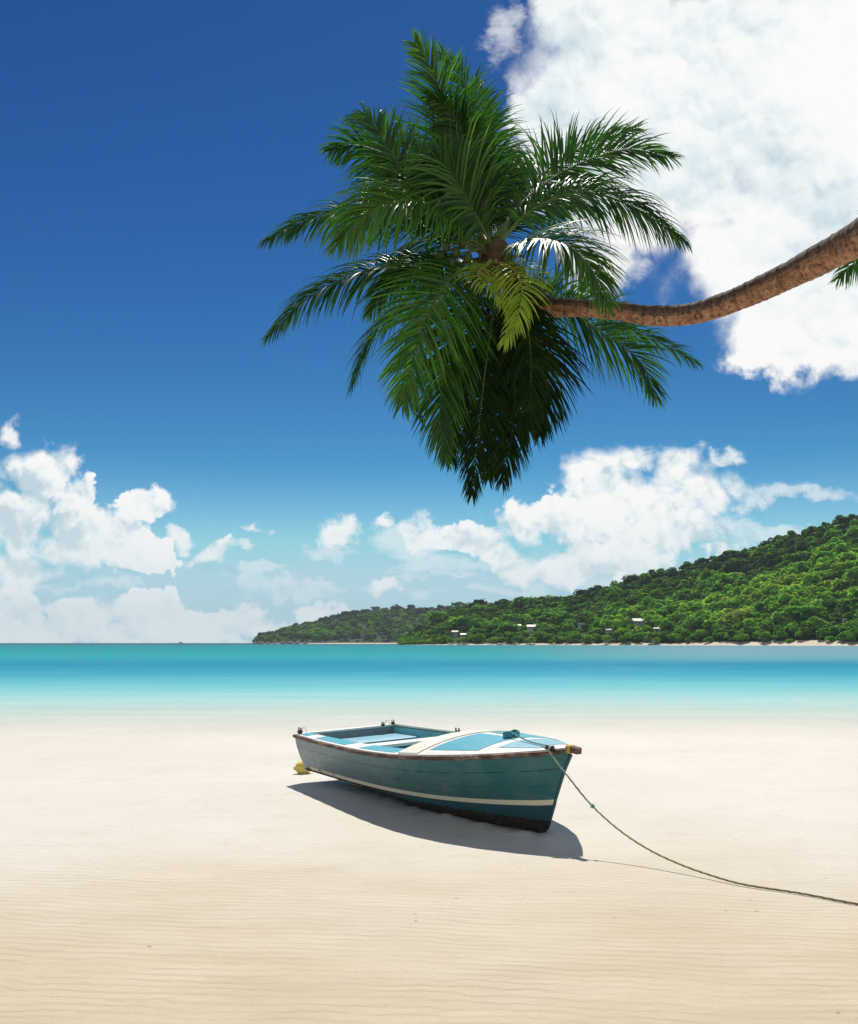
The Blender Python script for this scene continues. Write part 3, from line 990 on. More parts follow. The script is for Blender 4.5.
# small motor boat on the horizon
mb = empty('motor_boat', (P3(181, 643.6, 1000)[0], 1000, .02), 'small white motor boat far out on the horizon', 'boat')
wb = flat('white_boat_paint', (.75, .76, .76), .4)
db = flat('dark_boat_glass', (.03, .04, .05), .2)
b = MB()
rows = []
for t in np.linspace(0, 1, 12):
    x = -5.5 + 11.5 * t
    hb = 1.5 * (1 - max(0, (t - .45) / .55) ** 2.2) + .02
    zt = 1.0 + .6 * t * t
    rows.append([(x - .6 * t, 0, -.3), (x - .2 * t, -hb * .8, .1), (x, -hb, zt), (x, 0, zt + .02), (x, hb, zt), (x - .2 * t, hb * .8, .1)])
b.grid(rows, 0, True)
b.build('hull', wb, mb)
b = MB()
b.box((-.4, 0, 1.95), (3.6, 2.0, 1.5), bev=.25)
b.build('cabin', wb, mb)
b = MB()
b.box((-.2, 0, 2.15), (3.3, 2.06, .5), bev=.05)
b.build('window', db, mb)
b = MB()
b.box((-.8, 0, 3.6), (2.6, 1.8, .1), bev=.03)
for sx in (-1.9, .3):
    for sy in (-.8, .8):
        b.tube([(sx, sy, 2.6), (sx, sy, 3.6)], .04, 6)
b.build('canopy', wb, mb)
b = MB()
b.tube([(-.9, 0, 3.6), (-1.0, 0, 5.4)], [.05, .02], 6)
b.build('mast', wb, mb)

# ------------------------------------------------------------------ rowing boat
BL = 4.2
boat = empty('rowing_boat', (-.9958, 11.0378, -.012), 'weathered teal rowing boat with a cream stripe beached on the sand', 'rowing boat')
boat.rotation_euler = (.0383, 0, -1.021)
kt = np.array([0, .1, .2, .3, .4, .5, .6, .7, .8, .87, .93, .97, 1.0])
kb_ = np.array([.675, .705, .732, .758, .782, .797, .79, .735, .60, .445, .27, .135, .016])
kz_ = np.array([.593, .592, .593, .597, .605, .617, .635, .66, .691, .716, .742, .762, .782])
ksb = np.array([.597, .588, .578, .564, .545, .515, .468, .40, .305, .222, .135, .070, .014])
ksz = np.array([.238, .235, .231, .227, .225, .227, .233, .246, .266, .285, .305, .320, .336])
kcb = np.array([.578, .568, .557, .541, .516, .472, .40, .305, .20, .128, .07, .035, .012])
kcz = np.array([.180, .178, .172, .164, .148, .118, .082, .050, .030, .027, .035, .05, .075])
kkz = np.array([.135, .10, .07, .045, .025, .012, .004, 0, 0, .002, .010, .022, .045])


def curve(k):
    # monotone-ish smooth interpolation of a table
    def f(t):
        t = np.clip(t, 0, 1)
        i = int(np.clip(np.searchsorted(kt, t) - 1, 0, len(kt) - 2))
        h = kt[i + 1] - kt[i]
        u = (t - kt[i]) / h
        m = np.gradient(k, kt)
        return ((2 * u ** 3 - 3 * u * u + 1) * k[i] + (u ** 3 - 2 * u * u + u) * h * m[i] + (-2 * u ** 3 + 3 * u * u) * k[i + 1] + (u ** 3 - u * u) * h * m[i + 1])
    return f


fb, fz, fsb, fsz, fcb, fcz, fkz = [curve(k) for k in (kb_, kz_, ksb, ksz, kcb, kcz, kkz)]
GUIDE = {'S': (0, BL), 'P': (.06, BL - .22), 'Q': (.066, BL - .235), 'C': (.085, BL - .335), 'K': (.09, BL - .37)}


def gx(g, t):
    a, b = GUIDE[g]
    return a + (b - a) * t


def section(t, side, inset=0.0):
    """points from sheer to keel on one side, with material per strip"""
    sw = .040 + .014 * t
    S = np.array([gx('S', t), side * max(fb(t) - inset, .004), fz(t)])
    Pp = np.array([gx('P', t), side * max(fsb(t) - inset, .004), fsz(t)])
    C = np.array([gx('C', t), side * max(fcb(t) - inset, .003), fcz(t)])
    ln = np.linalg.norm(Pp - C)
    Q = Pp + (C - Pp) * min(.8, sw / max(ln, .05))
    K = np.array([gx('K', t), side * .0, fkz(t)])
    pts = []
    for i in range(8):                         # topsides, slightly flared and rounded
        u = i / 7
        q = S + (Pp - S) * u
        q = q + np.array([0, side * .018 * math.sin(math.pi * u) * min(1, fb(t) / .4), 0])
        pts.append(q)
    pts.append(Q)
    for i in range(1, 5):
        u = i / 4
        q = Q + (C - Q) * u + np.array([0, side * .02 * math.sin(math.pi * u) * min(1, fb(t) / .4), 0])
        pts.append(q)
    for i in range(1, 4):
        u = i / 3
        pts.append(C + (K - C) * u)
    return pts


TS = np.concatenate([np.linspace(0, .8, 33), np.linspace(.82, 1, 15)])
b = MB()
for side in (-1, 1):
    rows = [section(t, side) for t in TS]
    n = len(rows[0])
    b.grid([r[:8] for r in rows], 0, att=np.tile(np.arange(8) / 7.0, len(rows)))
    b.grid([r[7:9] for r in rows], 1)
    b.grid([r[8:] for r in rows], 2)
hull = b.build('hull', [M['hull'], M['stripe'], M['bottom']], boat, fix=True)
# inner planking
b = MB()
for side in (-1, 1):
    rows = []
    for t in np.linspace(.008, .93, 30):
        r = section(t, side, .03)
        rr = [r[0] - np.array([0, 0, .004])] + [q + np.array([0, 0, .0]) for q in r[2:8:2]] + [r[8] + np.array([0, -side * .01, .02])]
        fl = max(.13, r[-1][2] + .06)
        rr.append(np.array([r[8][0], r[8][1] * .9, max(fl, .13)]))
        rr.append(np.array([r[8][0], 0, fl]))
        rows.append(rr)
    b.grid(rows)
b.build('inner_planking', M['inside'], boat)
# transom
b = MB()
sec = section(0, -1)
ring = [np.array(p) for p in sec] + [np.array([p[0], -p[1], p[2]]) for p in sec[::-1][1:]]
ring[0] = ring[0] + np.array([0, 0, -.003])
inn = [p + np.array([.032, 0, 0]) for p in ring]
out_ = [p + np.array([-.006, 0, 0]) for p in ring]
nr = len(ring)
b.add(out_ + inn, [tuple(range(nr)), tuple(range(2 * nr - 1, nr - 1, -1))] + [(i, (i + 1) % nr, nr + (i + 1) % nr, nr + i) for i in range(nr)])
b.build('transom', M['hull'], boat)


def sheer(t, side, off=0.0, dz=0.0):
    # point on the gunwale, off = outward offset in plan
    e = 1e-3
    p0 = np.array([gx('S', max(t - e, 0)), side * fb(max(t - e, 0))])
    p1 = np.array([gx('S', min(t + e, 1)), side * fb(min(t + e, 1))])
    d = p1 - p0
    d /= np.linalg.norm(d)
    nrm = np.array([d[1], -d[0]]) * (-side)
    if nrm[1] * side < 0:
        nrm = -nrm
    return np.array([gx('S', t) + nrm[0] * off, side * fb(t) + nrm[1] * off, fz(t) + dz])


# rub rails: half-round brown wood under the deck edge
for side in (-1, 1):
    b = MB()
    rows = []
    for i, t in enumerate(np.linspace(0, .992, 70)):
        j = .0025 * math.sin(i * 1.3) + random.uniform(-.0012, .0012)
        rows.append([sheer(t, side, o + (j if o > .01 else 0), z + (j if o > .01 else 0)) for o, z in ((-.012, -.022), (.014, -.026), (.028, -.017), (.032, -.003), (.026, .009), (.010, .013), (-.012, .012))])
    b.grid(rows, 0, True)
    nn = len(rows[0])
    b.f.append(tuple(range(nn)))
    b.f.append(tuple(range(69 * nn + nn - 1, 69 * nn - 1, -1)))
    b.m += [0, 0]
    b.build('rub_rail', M['rail'], boat)
DT = .635          # where the foredeck begins


def slab(b, rows, th=.018, mat=0):
    """surface grid given thickness downward"""
    low = [[np.array(p) - np.array([0, 0, th]) for p in r] for r in rows]
    b.grid(rows, mat)
    b.grid(low, mat)
    b.grid([rows[0], low[0]], mat)
    b.grid([rows[-1], low[-1]], mat)
    b.grid([[r[0] for r in rows], [r[0] for r in low]], mat)
    b.grid([[r[-1] for r in rows], [r[-1] for r in low]], mat)


def side_w(t, side):
    return (.15 + .13 * t / .6 if side < 0 else .035 + .02 * t)


def crown_z(t, y):
    bb = max(fb(t), .02)
    return fz(t) + .020 + .135 * min(1, bb / .74) ** 1.2 * (1 - min(1, (y / bb) ** 2))


for side in (-1, 1):
    b = MB()
    rows = []
    for t in np.linspace(.0, DT + .02, 34):
        w = side_w(t, side)
        rows.append([sheer(t, side, -w * u - .004 * (1 - u), .017 + .012 * u) for u in np.linspace(0, 1, 4)])
    slab(b, rows, .02)
    deck = b.build('side_deck', M['white' if side < 0 else 'cream'], boat)
    if side < 0:
        for (a, c) in ((.14, .335), (.425, .60), (.025, .075)):
            b = MB()
            rows = []
            for t in np.linspace(a, c, 14):
                w = side_w(t, side)
                rows.append([sheer(t, side, -w * u - .004 * (1 - u), .017 + .012 * u + .004) for u in np.linspace(.20, .96, 4)])
            slab(b, rows, .006)
            b.build('deck_panel', M['panel'], deck)


def deck_rows(t0, t1, y0, y1, nt_=20, ny=13, lift=0.0):
    rows = []
    for t in np.linspace(t0, t1, nt_):
        bb = max(fb(t) - .004, .01)
        rows.append([np.array([gx('S', t), bb * v, crown_z(t, bb * v) + lift]) for v in np.linspace(y0, y1, ny)])
    return rows


b = MB()
slab(b, deck_rows(DT, .992, -1, 1, 28, 25), .016)
fd = b.build('foredeck', M['white'], boat)
b = MB()
slab(b, deck_rows(DT - .006, .695, -.985, .985, 6, 25, .010), .05)
b.build('coaming', M['cream'], boat)
for (t0, t1, y0, y1, mt) in ((.71, .835, -.86, -.07, 'panel'), (.71, .835, .07, .86, 'panel'), (.862, .950, -.70, .78, 'panel_pale')):
    b = MB()
    slab(b, deck_rows(t0, t1, y0, y1, 12, 13, .004), .008)
    b.build('deck_panel', M[mt], fd)

# thwarts and stern sheets
def thwart(t, w, z, mat, inset=.05, name='thwart', th=.03):
    b = MB()
    x = gx('S', t)
    rows = []
    for u in np.linspace(-1, 1, 9):
        y = u * (fb(t) - inset)
        rows.append([np.array([x - w / 2, y, z]), np.array([x - w / 2 + .01, y, z + .006]), np.array([x + w / 2 - .01, y, z + .006]), np.array([x + w / 2, y, z])])
    slab(b, rows, th)
    return b.build(name, M[mat], boat)


thwart(.385, .17, fz(.385) + .012, 'white', .10)
thwart(.545, .20, fz(.545) - .05, 'white', .06)
thwart(.09, .48, fz(.09) - .085, 'panel_pale', .04, 'stern_seat')
b = MB()
b.box((.02, 0, fz(0) + .012), (.06, 1.30, .03), bev=.006)
b.build('transom_cap', M['white'], boat)
for t in (.2, .3, .47, .56):          # frames against the planking, both sides
    for side in (-1, 1):
        b = MB()
        r = section(t, side, .045)
        pts = [r[0] - np.array([0, 0, .03]), r[3], r[6], r[8] + np.array([0, -side * .02, .03])]
        b.tube(catmull(pts, 10), .014, 6)
        b.build('frame', M['inside'], boat)
# keel, skeg and stem
b = MB()
rows = []
for t in np.linspace(.02, 1, 40):
    x, z = gx('K', t), fkz(t)
    rows.append([(x, -.016, z + .012), (x, -.014, z - .018), (x, .014, z - .018), (x, .016, z + .012)])
b.grid(rows, 0, True)
b.build('keel', M['dark_wood'], boat)
b = MB()
A = [(.10, .135), (.55, .075), (1.15, .03), (1.15, -.02), (.50, -.03), (.12, -.03)]
b.add([(x, -.022, z) for x, z in A] + [(x, .022, z) for x, z in A], [tuple(range(6)), tuple(range(11, 5, -1))] + [(i, (i + 1) % 6, 6 + (i + 1) % 6, 6 + i) for i in range(6)])
b.build('skeg', M['dark_wood'], boat, smooth=False)
b = MB()
rows = []
stem = [(BL - .37, .045), (BL - .335, .075), (BL - .235, .29), (BL - .22, .336), (BL - .09, .60), (BL, .74)]
for x, z in stem:
    rows.append([(x - .02, -.016, z), (x + .012, -.009, z - .004), (x + .012, .009, z - .004), (x - .02, .016, z)])
b.grid(rows, 0, True)
b.build('stem', M['bottom'], boat)
b = MB()
tip = np.array([BL + .005, 0, .785])
Ry = np.array(Matrix.Rotation(math.radians(4), 3, 'Y'))
b.box(tip + np.array([.030, 0, .0]), (.150, .056, .056), Ry, bev=.008)
sp = b.build('stem_head', M['rail'], boat)
b = MB()
b.box(tip + np.array([-.012, 0, .0]), (.050, .070, .068), Ry, bev=.006)
b.build('yellow_band', M['yellow'], sp)


def rowlock(x, y, z, s=1.0, ring=True):
    b = MB()
    b.box((x, y, z + .018 * s), (.06 * s, .05 * s, .036 * s), bev=.008)
    for k in (-1, 1):
        b.tube([(x + k * .012 * s, y, z + .03 * s), (x + k * .03 * s, y, z + .045 * s), (x + k * .028 * s, y, z + .068 * s)], .008 * s, 6)
    r = b.build('rowlock', M['iron'], boat)
    if ring:
        b = MB()
        pts = [(x + .03 + .055 * math.cos(a) + .05, y + .02, z + .03 + .045 * math.sin(a)) for a in np.linspace(-.4, 3.4, 14)]
        b.tube(pts, .0028, 5)
        b.build('wire_loop', M['wire'], r)


rowlock(.05, -.63, fz(0) + .026)
rowlock(.05, .63, fz(0) + .026, .8, False)
rowlock(.10, .46, fz(0) + .02, .8)
rowlock(gx('S', .375), .60, fz(.375) + .02, 1.1, False)
# bitts on the foredeck
bx_ = gx('S', .815)
bz_ = crown_z(.815, -.05)
b = MB()
for k in (-1, 1):
    b.box((bx_, -.03 + k * .04, bz_ + .012), (.028, .024, .055), bev=.006)
b.box((bx_, -.03, bz_ + .036), (.022, .15, .018), bev=.005)
b.build('bitts', M['dark_wood'], boat)
# fairlead on the near rail
b = MB()
fl = sheer(.972, -1, -.012, .026)
for k in (-1, 1):
    b.box(fl + np.array([k * .035, 0, .012]), (.025, .03, .03), bev=.006)
b.box(fl, (.12, .035, .012), bev=.004)
b.build('fairlead', M['dark_wood'], boat)

BM = boat.matrix_basis if False else (Matrix.Translation(boat.location) @ Euler(boat.rotation_euler).to_matrix().to_4x4())


def bw(p):
    return np.array(BM @ Vector([float(c) for c in p]))


# ------------------------------------------------------------------ mooring rope
def rope():
    fw = bw(fl + np.array([0, 0, .016]))
    hook = bw(sheer(.972, -1, .042, .012))
    c0 = bw((bx_ + .02, -.06, bz_ + .055))
    mid = bw((bx_ + .34, -.10, crown_z(.90, -.1) + .02))
    ground = np.array([2.145, 6.11, .008])
    pts = [c0, mid, fw, hook]
    d = ground - hook
    for s, z in ((.12, .55), (.25, .365), (.40, .215), (.55, .115), (.70, .055), (.85, .022), (1.0, .009)):
        p = hook + d * s
        pts.append(np.array([p[0], p[1], z * hook[2] / .74]))
    for s in (.5, 1.0, 1.6, 2.4, 3.4):
        p = ground + np.array([.56, -.44, 0]) * s
        pts.append(np.array([p[0] + .015 * math.sin(s * 5), p[1] + .02 * math.sin(s * 3.1), .007]))
    C = catmull(pts, 420)
    C[:, 2] = np.maximum(C[:, 2], .007)
    b = MB()
    L = np.r_[0, np.cumsum(np.linalg.norm(np.diff(C, axis=0), axis=1))]
    t = L / L[-1]
    n = 8
    jit = [[1 + .16 * math.cos(3 * (2 * math.pi * k / n) - L[i] * 90) for k in range(n)] for i in range(len(C))]
    b.tube(C, .0068, n, jitter=np.array(jit), att=np.clip((L - .2) / 4.0, 0, 1))
    o0 = C[0].copy()
    r = b.build('mooring_rope', M['rope'], off=o0)
    r.location = o0
    r['label'] = 'thin mooring rope from the bow of the boat down onto the sand'
    r['category'] = 'rope'
    # knot part way down
    i = int(np.argmin(np.abs(L - 1.05 - np.linalg.norm(C[0] - C[0]))))
    i = int(np.argmin(np.abs(429 + F * C[:, 0] / C[:, 1] - 592) + (L < .6) * 1e3))
    b = MB()
    R = .011
    pts = [C[i] + R * np.array([math.cos(a), .5 * math.sin(a * 1.5), math.sin(a)]) for a in np.linspace(0, 9, 40)]
    b.tube(pts, .0075, 7, att=.05)
    b.build('knot', M['rope'], r, off=o0)
    # turns round the bitts
    b = MB()
    for q in range(5):
        pts = []
        for a in np.linspace(0, 2 * math.pi, 26):
            k = -1 if math.sin(a) < 0 else 1
            lp = np.array([bx_ + .036 * math.cos(a), -.03 + k * .01 + .07 * math.sin(a), bz_ + .014 + .008 * q + .012 * math.sin(2 * a) * (1 if q % 2 else -1)])
            pts.append(bw(lp))
        b.tube(pts, .0085, 7, att=.0)
    b.build('rope_turns', M['rope'], r, off=o0)


rope()

# ------------------------------------------------------------------ buoy under the stern
by = np.array([P3(303.5, 769, 11.36)[0], 11.36, .078])
b = MB()
Rb = np.array(Matrix.Rotation(.5, 3, 'Z'))
b.ball((0, 0, 0), (.112, .083, .086), 0, 22, 14, R=Rb)
for k in (-1, 1):
    ax = Rb @ np.array([k, 0, 0])
    b.tube([ax * .10, ax * .128], [.03, .022], 10)
bo = b.build('buoy', M['buoy'])
bo.location = by
bo['label'] = 'scuffed yellow buoy lying on the sand under the boat stern'
bo['category'] = 'buoy'


# ------------------------------------------------------------------ palms
def frond(root, off, pts, lmax, droop=.6, mat='frond', rib='midrib', axis=(0, 0, 1), twist=0.0, npair=92, vee=.15, spread=62, label=None, width=.0068, tintb=.5, t0=.14):
    C = catmull(pts, 90)
    T = np.gradient(C, axis=0)
    T /= np.linalg.norm(T, axis=1)[:, None]
    A = np.array(axis, float)
    N = A - T[0] * (A @ T[0])
    if np.linalg.norm(N) < .15:
        N = np.array([0, -1.0, .3]) - T[0] * (np.array([0, -1.0, .3]) @ T[0])
    N /= np.linalg.norm(N)
    Ns = []
    for i in range(len(C)):
        N = N - T[i] * (N @ T[i])
        N /= np.linalg.norm(N)
        Ns.append(N)
    Ln = np.sum(np.linalg.norm(np.diff(C, axis=0), axis=1))
    ph0 = random.uniform(0, 6.28)
    V, Q, tint = [], [], []
    o = 0
    g = np.array([0, 0, -1.0])
    for j in range(npair):
        for side in (-1, 1):
            u = t0 + (1 - t0) * ((j + random.uniform(.1, .9)) / npair) ** .95
            if random.random() < .03:
                continue
            i = min(int(u * 89), 89)
            tw = twist * u
            n_ = Ns[i]
            s_ = np.cross(T[i], n_)
            n2 = n_ * math.cos(tw) + s_ * math.sin(tw)
            s2 = (s_ * math.cos(tw) - n_ * math.sin(tw)) * side
            prof = min(1, .45 + 2.6 * (u - t0)) * (1 - .78 * max(0, (u - .42) / .58) ** 1.4)
            ln = lmax * prof * random.uniform(.80, 1.12)
            cl = math.sin(j * 1.05 + 2 * ph0) * .07 + math.sin(j * .43 + ph0) * .06
            ang = math.radians(spread - 38 * max(0, u - .25) / .75 + random.uniform(-6, 6))
            d = T[i] * math.cos(ang) + (s2 * math.cos(vee) + n2 * math.sin(vee)) * math.sin(ang)
            d = d + T[i] * cl * 1.3 + n2 * cl * 1.2 * side + np.array([random.gauss(0, .06) for _ in range(3)])
            d /= np.linalg.norm(d)
            seg = 6
            p = C[i] + n2 * .004
            w0 = width * random.uniform(.8, 1.15) * (.6 + .4 * prof)
            dr = droop * random.uniform(.7, 1.45) * (2.4 if random.random() < .05 else 1)
            tt = tintb + random.gauss(0, .19)
            for k in range(seg + 1):
                f = k / seg
                dd = d + g * dr * (f ** 1.5) * 1.5
                dd /= np.linalg.norm(dd)
                if k:
                    p = p + dd * ln / seg
                wd = np.cross(dd, n2)
                wl = np.linalg.norm(wd)
                wd = wd / wl if wl > 1e-3 else s2
                up = np.cross(wd, dd)
                w = w0 * (min(1, .45 + 3 * f) * (1 - f ** 2.2) + .02)
                V += [p - wd * w + up * w * .38, p, p + wd * w + up * w * .38]
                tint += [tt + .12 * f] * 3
                if k:
                    a = o + 3 * (k - 1)
                    Q += [(a, a + 1, a + 4, a + 3), (a + 1, a + 2, a + 5, a + 4)]
            o += 3 * (seg + 1)
    V = np.array(V) - off
    me = np_mesh('frond', V, np.array(Q), M[mat], np.clip(tint, 0, 1), smooth=True)
    fo = link('frond', me, root)
    if label:
        fo['label'] = label
    b = MB()
    rr = np.interp(np.linspace(0, 1, 90), [0, .08, .3, 1], [.020, .011, .0075, .0022]) * (Ln / 1.25) ** .5
    b.tube(C[::3], rr[::3], 7)
    b.build('midrib', M[rib], fo, off=off)
    return fo


D0 = 5.0
TR = [(512, 272, 5.0, 20), (527, 292, 4.99, 21), (548, 306, 4.97, 18.5), (575, 308, 4.94, 17), (610, 310, 4.90, 17.5), (650, 315.5, 4.83, 19), (690, 314, 4.74, 20.5), (730, 302, 4.60, 22.5), (775, 282, 4.42, 25.5), (815, 262, 4.22, 29.5), (858, 238.5, 4.0, 34), (905, 211, 3.76, 38)]
tp = [np.r_[P3(a, c, d), dm / F * d / 2] for a, c, d, dm in TR]
tp += [np.array([2.30, 3.42, 3.42, .093]), np.array([2.75, 2.95, 2.85, .112]), np.array([3.15, 2.5, 1.85, .122]), np.array([3.36, 2.25, .8, .138]), np.array([3.42, 2.2, -.15, .20])]
base = np.array([3.42, 2.2, 0.0])
palm = empty('palm_tree', base, 'leaning coconut palm with its full crown hanging over the beach', 'palm tree')


def palm_trunk(pts, root, off, step=.0075, scar=.062, swell=.03):
    C = catmull(pts, 10)
    L = np.sum(np.linalg.norm(np.diff(C[:, :3], axis=0), axis=1))
    n = int(L / step)
    C = catmull(pts, n)
    s = np.linspace(0, L, n)
    ph = s / scar + .18 * np.sin(s * 7.0)
    fr = ph - np.floor(ph)
    rad = C[:, 3] * (1 + swell * (fr ** 1.6) + .02 * np.sin(s * 23))
    m = 22
    r = np.random.default_rng(3)
    jit = 1 + .022 * r.normal(size=(n, m))
    for _ in range(2):
        jit = (jit + np.roll(jit, 1, 0) + np.roll(jit, 1, 1)) / 3
    jit = 1 + (jit - 1) * 1.6
    b = MB()
    b.tube(C[:, :3], rad, m, jitter=jit, att=s)
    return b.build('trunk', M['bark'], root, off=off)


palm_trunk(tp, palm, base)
AX = np.array([-.35, -.10, .93])
AX = AX / np.linalg.norm(AX)
HX, HY = 494, 250


def fp(lst):
    return [P3(x, y, D0 + dd) for x, y, dd in lst]


h0 = (492, 252, 0)
FR = [
    # back fronds first (dd > 0 is away from the camera)
    dict(p=[h0, (480, 190, .18), (478, 125, .32), (462, 80, .36), (440, 52, .34)], l=.36, droop=.35, ax=(0, -1, .25)),
    dict(p=[(486, 246, 0), (455, 170, .10), (445, 110, .12), (432, 70, .08), (414, 42, .0)], l=.40, droop=.30, ax=(0, -1, .25)),
    dict(p=[(490, 248, 0), (492, 185, .30), (490, 130, .45), (482, 95, .52), (474, 82, .56)], l=.38, droop=.22, ax=(.5, -1, .25)),
    dict(p=[(486, 248, 0), (440, 200, .12), (395, 160, .14), (355, 145, .08), (329, 152, .0)], l=.42, droop=.5, ax=(0, -1, .25)),
    dict(p=[(484, 250, 0), (440, 218, -.05), (395, 160, -.05), (370, 120, -.02), (352, 118, .02)], l=.34, droop=.35, ax=(0, -1, .25)),
    dict(p=[(484, 254, 0), (430, 222, .10), (370, 212, .15), (310, 220, .12), (264, 243, .05)], l=.36, droop=.7, ax=(0, -.8, .6)),
    dict(p=[(482, 254, -.03), (445, 212, -.20), (400, 200, -.34), (362, 218, -.42), (338, 246, -.45)], l=.46, droop=.8, ax=(0, -.7, .7), tb=.9),
    dict(p=[(484, 262, 0), (430, 262, .12), (370, 270, .18), (310, 297, .15), (267, 338, .08)], l=.38, droop=.7, ax=(0, -.8, .6)),
    dict(p=[(484, 264, 0), (440, 280, .20), (400, 305, .32), (370, 340, .36), (352, 388, .34)], l=.38, droop=.6, ax=(0, -.8, .6)),
    dict(p=[(486, 264, -.04), (455, 275, -.25), (430, 310, -.40), (412, 360, -.45),  (402, 408, -.44)], l=.40, droop=.40, tb=.7, ax=(0, -1, .25)),
    dict(p=[(488, 266, 0), (470, 300, -.18), (448, 350, -.25), (440, 410, -.26), (446, 462, -.24)], l=.36, droop=.5, ax=(0, -1, .25)),
    dict(p=[(494, 240, 0), (525, 200, .16), (570, 168, .25), (625, 150, .25), (672, 158, .2)], l=.42, droop=.35, ax=(0, -1, .25)),
    dict(p=[(498, 240, 0), (530, 190, .42), (560, 160, .62), (600, 140, .70), (640, 128, .72)], l=.40, droop=.35, ax=(0, -1, .25)),
    dict(p=[(496, 246, -.02), (530, 212, -.05), (580, 192, -.08), (635, 208, -.10), (684, 242, -.10)], l=.40, droop=.85, ax=(0, -.7, .7)),
    dict(p=[(500, 255, -.05), (530, 240, -.30), (565, 245, -.45), (592, 270, -.52), (606, 306, -.54)], l=.38, droop=.65, ax=(0, -.8, .6), tb=.66),
    dict(p=[(510, 275, .05), (560, 305, .30), (605, 335, .42), (640, 362, .45), (656, 400, .42)], l=.42, droop=.35, ax=(0, -1, .25)),
    dict(p=[(512, 275, .10), (565, 300, .55), (620, 325, .80), (665, 345, .88), (697, 364, .88)], l=.40, droop=.40, ax=(0, -1, .25)),
    dict(p=[(490, 244, .05), (450, 205, .40), (420, 190, .62), (385, 195, .75), (355, 212, .78)], l=.33, droop=.7),
    dict(p=[(494, 244, .05), (500, 200, .50), (506, 170, .75), (512, 160, .95), (516, 170, 1.1)], l=.32, droop=.6),
    dict(p=[(488, 256, .02), (455, 240, .20), (425, 240, .36), (400, 262, .44), (385, 300, .46)], l=.38, droop=.6, ax=(0, -.8, .6)),
    dict(p=[(492, 246, -.02), (470, 205, -.16), (452, 175, -.20), (436, 160, -.18), (418, 168, -.12)], l=.38, droop=.5, ax=(0, -1, .4), tb=.6),
    dict(p=[(490, 250, .02), (470, 215, .05), (440, 190, .02), (405, 185, -.02), (372, 200, -.05)], l=.36, droop=.7, ax=(0, -.9, .5), tb=.7),
    dict(p=[(492, 248, .06), (486, 200, .12), (470, 150, .12), (452, 112, .05), (428, 96, -.02)], l=.34, droop=.55, ax=(-.5, -1, .3), tb=.35),
    dict(p=[(498, 250, .06), (515, 220, .30), (540, 200, .45), (570, 198, .5), (600, 214, .52)], l=.34, droop=.7, ax=(0, -.8, .6), tb=.3),
    dict(p=[(488, 258, .02), (450, 262, -.12), (415, 268, -.2), (388, 285, -.22), (370, 312, -.2)], l=.34, droop=.7, ax=(0, -.8, .6), tb=.45),
    # hanging skirt of older fronds, shade painted into their dark tint
    dict(p=[(498, 268, .0), (492, 320, -.10), (484, 380, -.12), (478, 440, -.10), (472, 496, -.08)], l=.36, droop=.7, ax=(0, -1, .2), tb=.35, m='frond_old_shaded', lab='older shaded frond hanging down from the crown'),
    dict(p=[(502, 270, .0), (510, 320, .06), (515, 375, .08), (512, 430, .06), (502, 484, .05)], l=.36, droop=.7, ax=(0, -1, .2), tb=.35, m='frond_old_shaded', lab='older shaded frond hanging down from the crown'),
    dict(p=[(506, 272, .02), (530, 315, .12), (545, 360, .15), (545, 400, .14), (540, 436, .12)], l=.36, droop=.7, ax=(0, -1, .2), tb=.35, m='frond_old_shaded', lab='older shaded frond hanging down from the crown'),
    dict(p=[(500, 270, .05), (478, 320, .22), (462, 375, .28), (455, 420, .28), (452, 462, .26)], l=.36, droop=.7, ax=(0, -1, .2), tb=.35, m='frond_old_shaded', lab='older shaded frond hanging down from the crown'),
    dict(p=[(504, 272, .08), (505, 330, .30), (500, 390, .35), (492, 440, .34), (488, 480, .32)], l=.36, droop=.7, ax=(0, -1, .2), tb=.35, m='frond_old_shaded', lab='older shaded frond hanging down from the crown'),
    dict(p=[(500, 266, -.03), (520, 300, -.18), (530, 345, -.22), (530, 395, -.20), (524, 445, -.18)], l=.26, droop=.8, tb=.35, m='frond_old_shaded', lab='older shaded frond hanging down from the crown'),
    dict(p=[(490, 266, .05), (445, 290, .35), (415, 335, .48), (410, 380, .50), (425, 425, .48)], l=.30, droop=.7),
    # yellowing fronds in the middle
    dict(p=[(496, 262, -.08), (514, 270, -.36), (522, 292, -.50), (516, 322, -.55), (504, 345, -.54)], l=.23, droop=.5, ax=(0, -1, .2), m='frond_yellow', r='midrib_yellow', lab='yellowing frond bent down in front of the crown', np=44),
    dict(p=[(490, 262, -.10), (478, 274, -.34), (492, 290, -.46), (505, 306, -.50), (512, 330, -.52)], l=.18, droop=.45, ax=(0, -1, .2), m='frond_yellow', r='midrib_yellow', lab='short yellow frond curling behind the yellowing one', np=36),
]
for f in FR:
    frond(palm, base, fp(f['p']), f['l'] * 1.04, f.get('droop', .6), f.get('m', 'frond'), f.get('r', 'midrib'), f.get('ax', AX), f.get('tw', 0.0), f.get('np', 112), label=f.get('lab'), tintb=f.get('tb', .5))
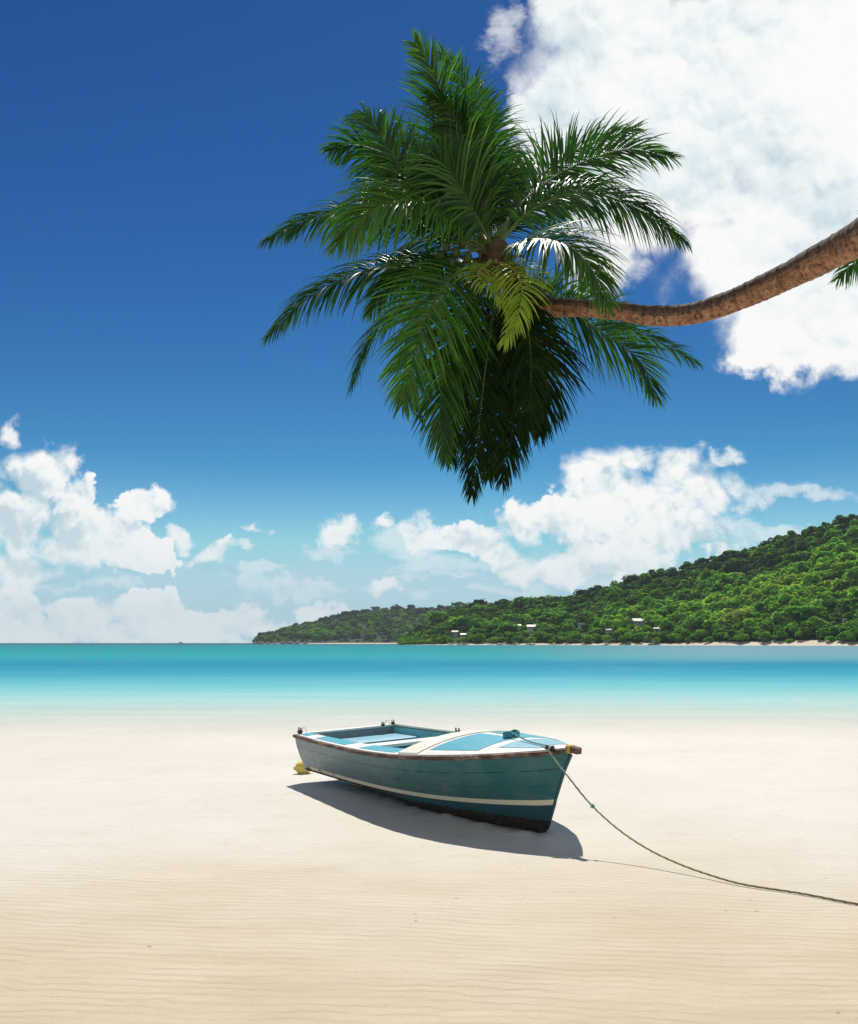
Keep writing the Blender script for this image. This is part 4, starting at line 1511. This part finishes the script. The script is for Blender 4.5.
# fibre sheath at the heart and young coconuts
b = MB()
hc = P3(HX + 4, HY + 8, D0)
for k in range(46):
    a = random.uniform(0, 6.28)
    st = hc + np.array([.05 * math.cos(a), .05 * math.sin(a), random.uniform(-.10, .02)])
    en = st + np.array([.10 * math.cos(a), .10 * math.sin(a), random.uniform(-.30, -.05)])
    b.tube(catmull([st, (st + en) / 2 + np.array([.05 * math.cos(a), .05 * math.sin(a), .03]), en], 6), [.012, .011, .009, .007, .005, .002], 5)
b.ball(hc + np.array([.0, .0, -.02]), (.085, .085, .13), 0, 14, 10, noise=.06)
b.build('fibre_sheath', M['fibre'], palm, off=base)
for (x, y, dd) in ((446, 246, -.20), (456, 252, -.22), (440, 256, -.18), (462, 243, -.16), (452, 262, -.20), (468, 258, -.22)):
    b = MB()
    b.ball(P3(x, y, D0 + dd), (.024, .024, .030), 0, 14, 10)
    b.build('coconut', M['coconut'], palm, off=base)
b = MB()
for (x, y, dd) in ((446, 246, -.20), (440, 256, -.18), (462, 243, -.16), (452, 262, -.20), (468, 258, -.22)):
    b.tube(catmull([P3(488, 252, D0 - .03), P3((x + 488) / 2, (y + 240) / 2, D0 + dd * .7), P3(x, y - 4, D0 + dd)], 8), .006, 5)
b.build('fruit_stalk', M['midrib'], palm, off=base)

# second palm standing beyond the right edge: only a frond tip reaches into view
b2 = np.array([6.6, 7.4, 0.0])
palm2 = empty('palm_tree', b2, 'second palm mostly outside the right edge with one frond tip showing', 'palm tree')
h2 = P3(960, 262, 8.0)
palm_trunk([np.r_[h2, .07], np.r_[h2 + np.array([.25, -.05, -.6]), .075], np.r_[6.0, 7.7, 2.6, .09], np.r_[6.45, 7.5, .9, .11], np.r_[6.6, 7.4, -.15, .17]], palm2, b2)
for k in range(12):
    a = 2 * math.pi * k / 12 + .0
    e = [.45, .1, .75][k % 3]
    dr = np.array([math.cos(a), math.sin(a), 0])
    if k == 6:
        pts = [h2, P3(915, 240, 7.95), P3(872, 248, 7.9), P3(838, 279, 7.9)]
    else:
        L = 1.35
        if dr[0] < -.3:
            L = .72
        pts = [h2, h2 + dr * L * .4 + np.array([0, 0, e * .5]), h2 + dr * L * .75 + np.array([0, 0, e * .4]), h2 + dr * L + np.array([0, 0, e * .4 - .4])]
    frond(palm2, b2, pts, .50 if k == 6 else .36, .5 if k == 6 else .7, npair=70, axis=(0, -1, .4) if k == 6 else (0, 0, 1), width=.011)

# ------------------------------------------------------------------ sea air
b = MB()
b.box((0, 1500, 85), (9000, 6000, 185))
hz = bpy.data.materials.new('sea_haze')
hz.use_nodes = True
ht = hz.node_tree
for n in list(ht.nodes):
    if n.type == 'BSDF_PRINCIPLED':
        ht.nodes.remove(n)
pv = ht.nodes.new('ShaderNodeVolumePrincipled')
pv.inputs['Color'].default_value = (.80, .90, 1.0, 1)
pv.inputs['Density'].default_value = HAZE
pv.inputs['Anisotropy'].default_value = .0
ht.links.new(pv.outputs[0], ht.nodes['Material Output'].inputs['Volume'])
ho = b.build('haze', hz, smooth=False)
ho['kind'] = 'stuff'
ho['label'] = 'thin pale sea air between the beach and the hills'
ho['category'] = 'haze'

# ------------------------------------------------------------------ render settings
scene.view_settings.view_transform = 'Standard'
scene.view_settings.look = 'None'
scene.view_settings.gamma = 1
scene.view_settings.exposure = 0
scene.render.engine = 'CYCLES'
scene.cycles.use_denoising = True
scene.cycles.max_bounces = 6
scene.cycles.transparent_max_bounces = 12
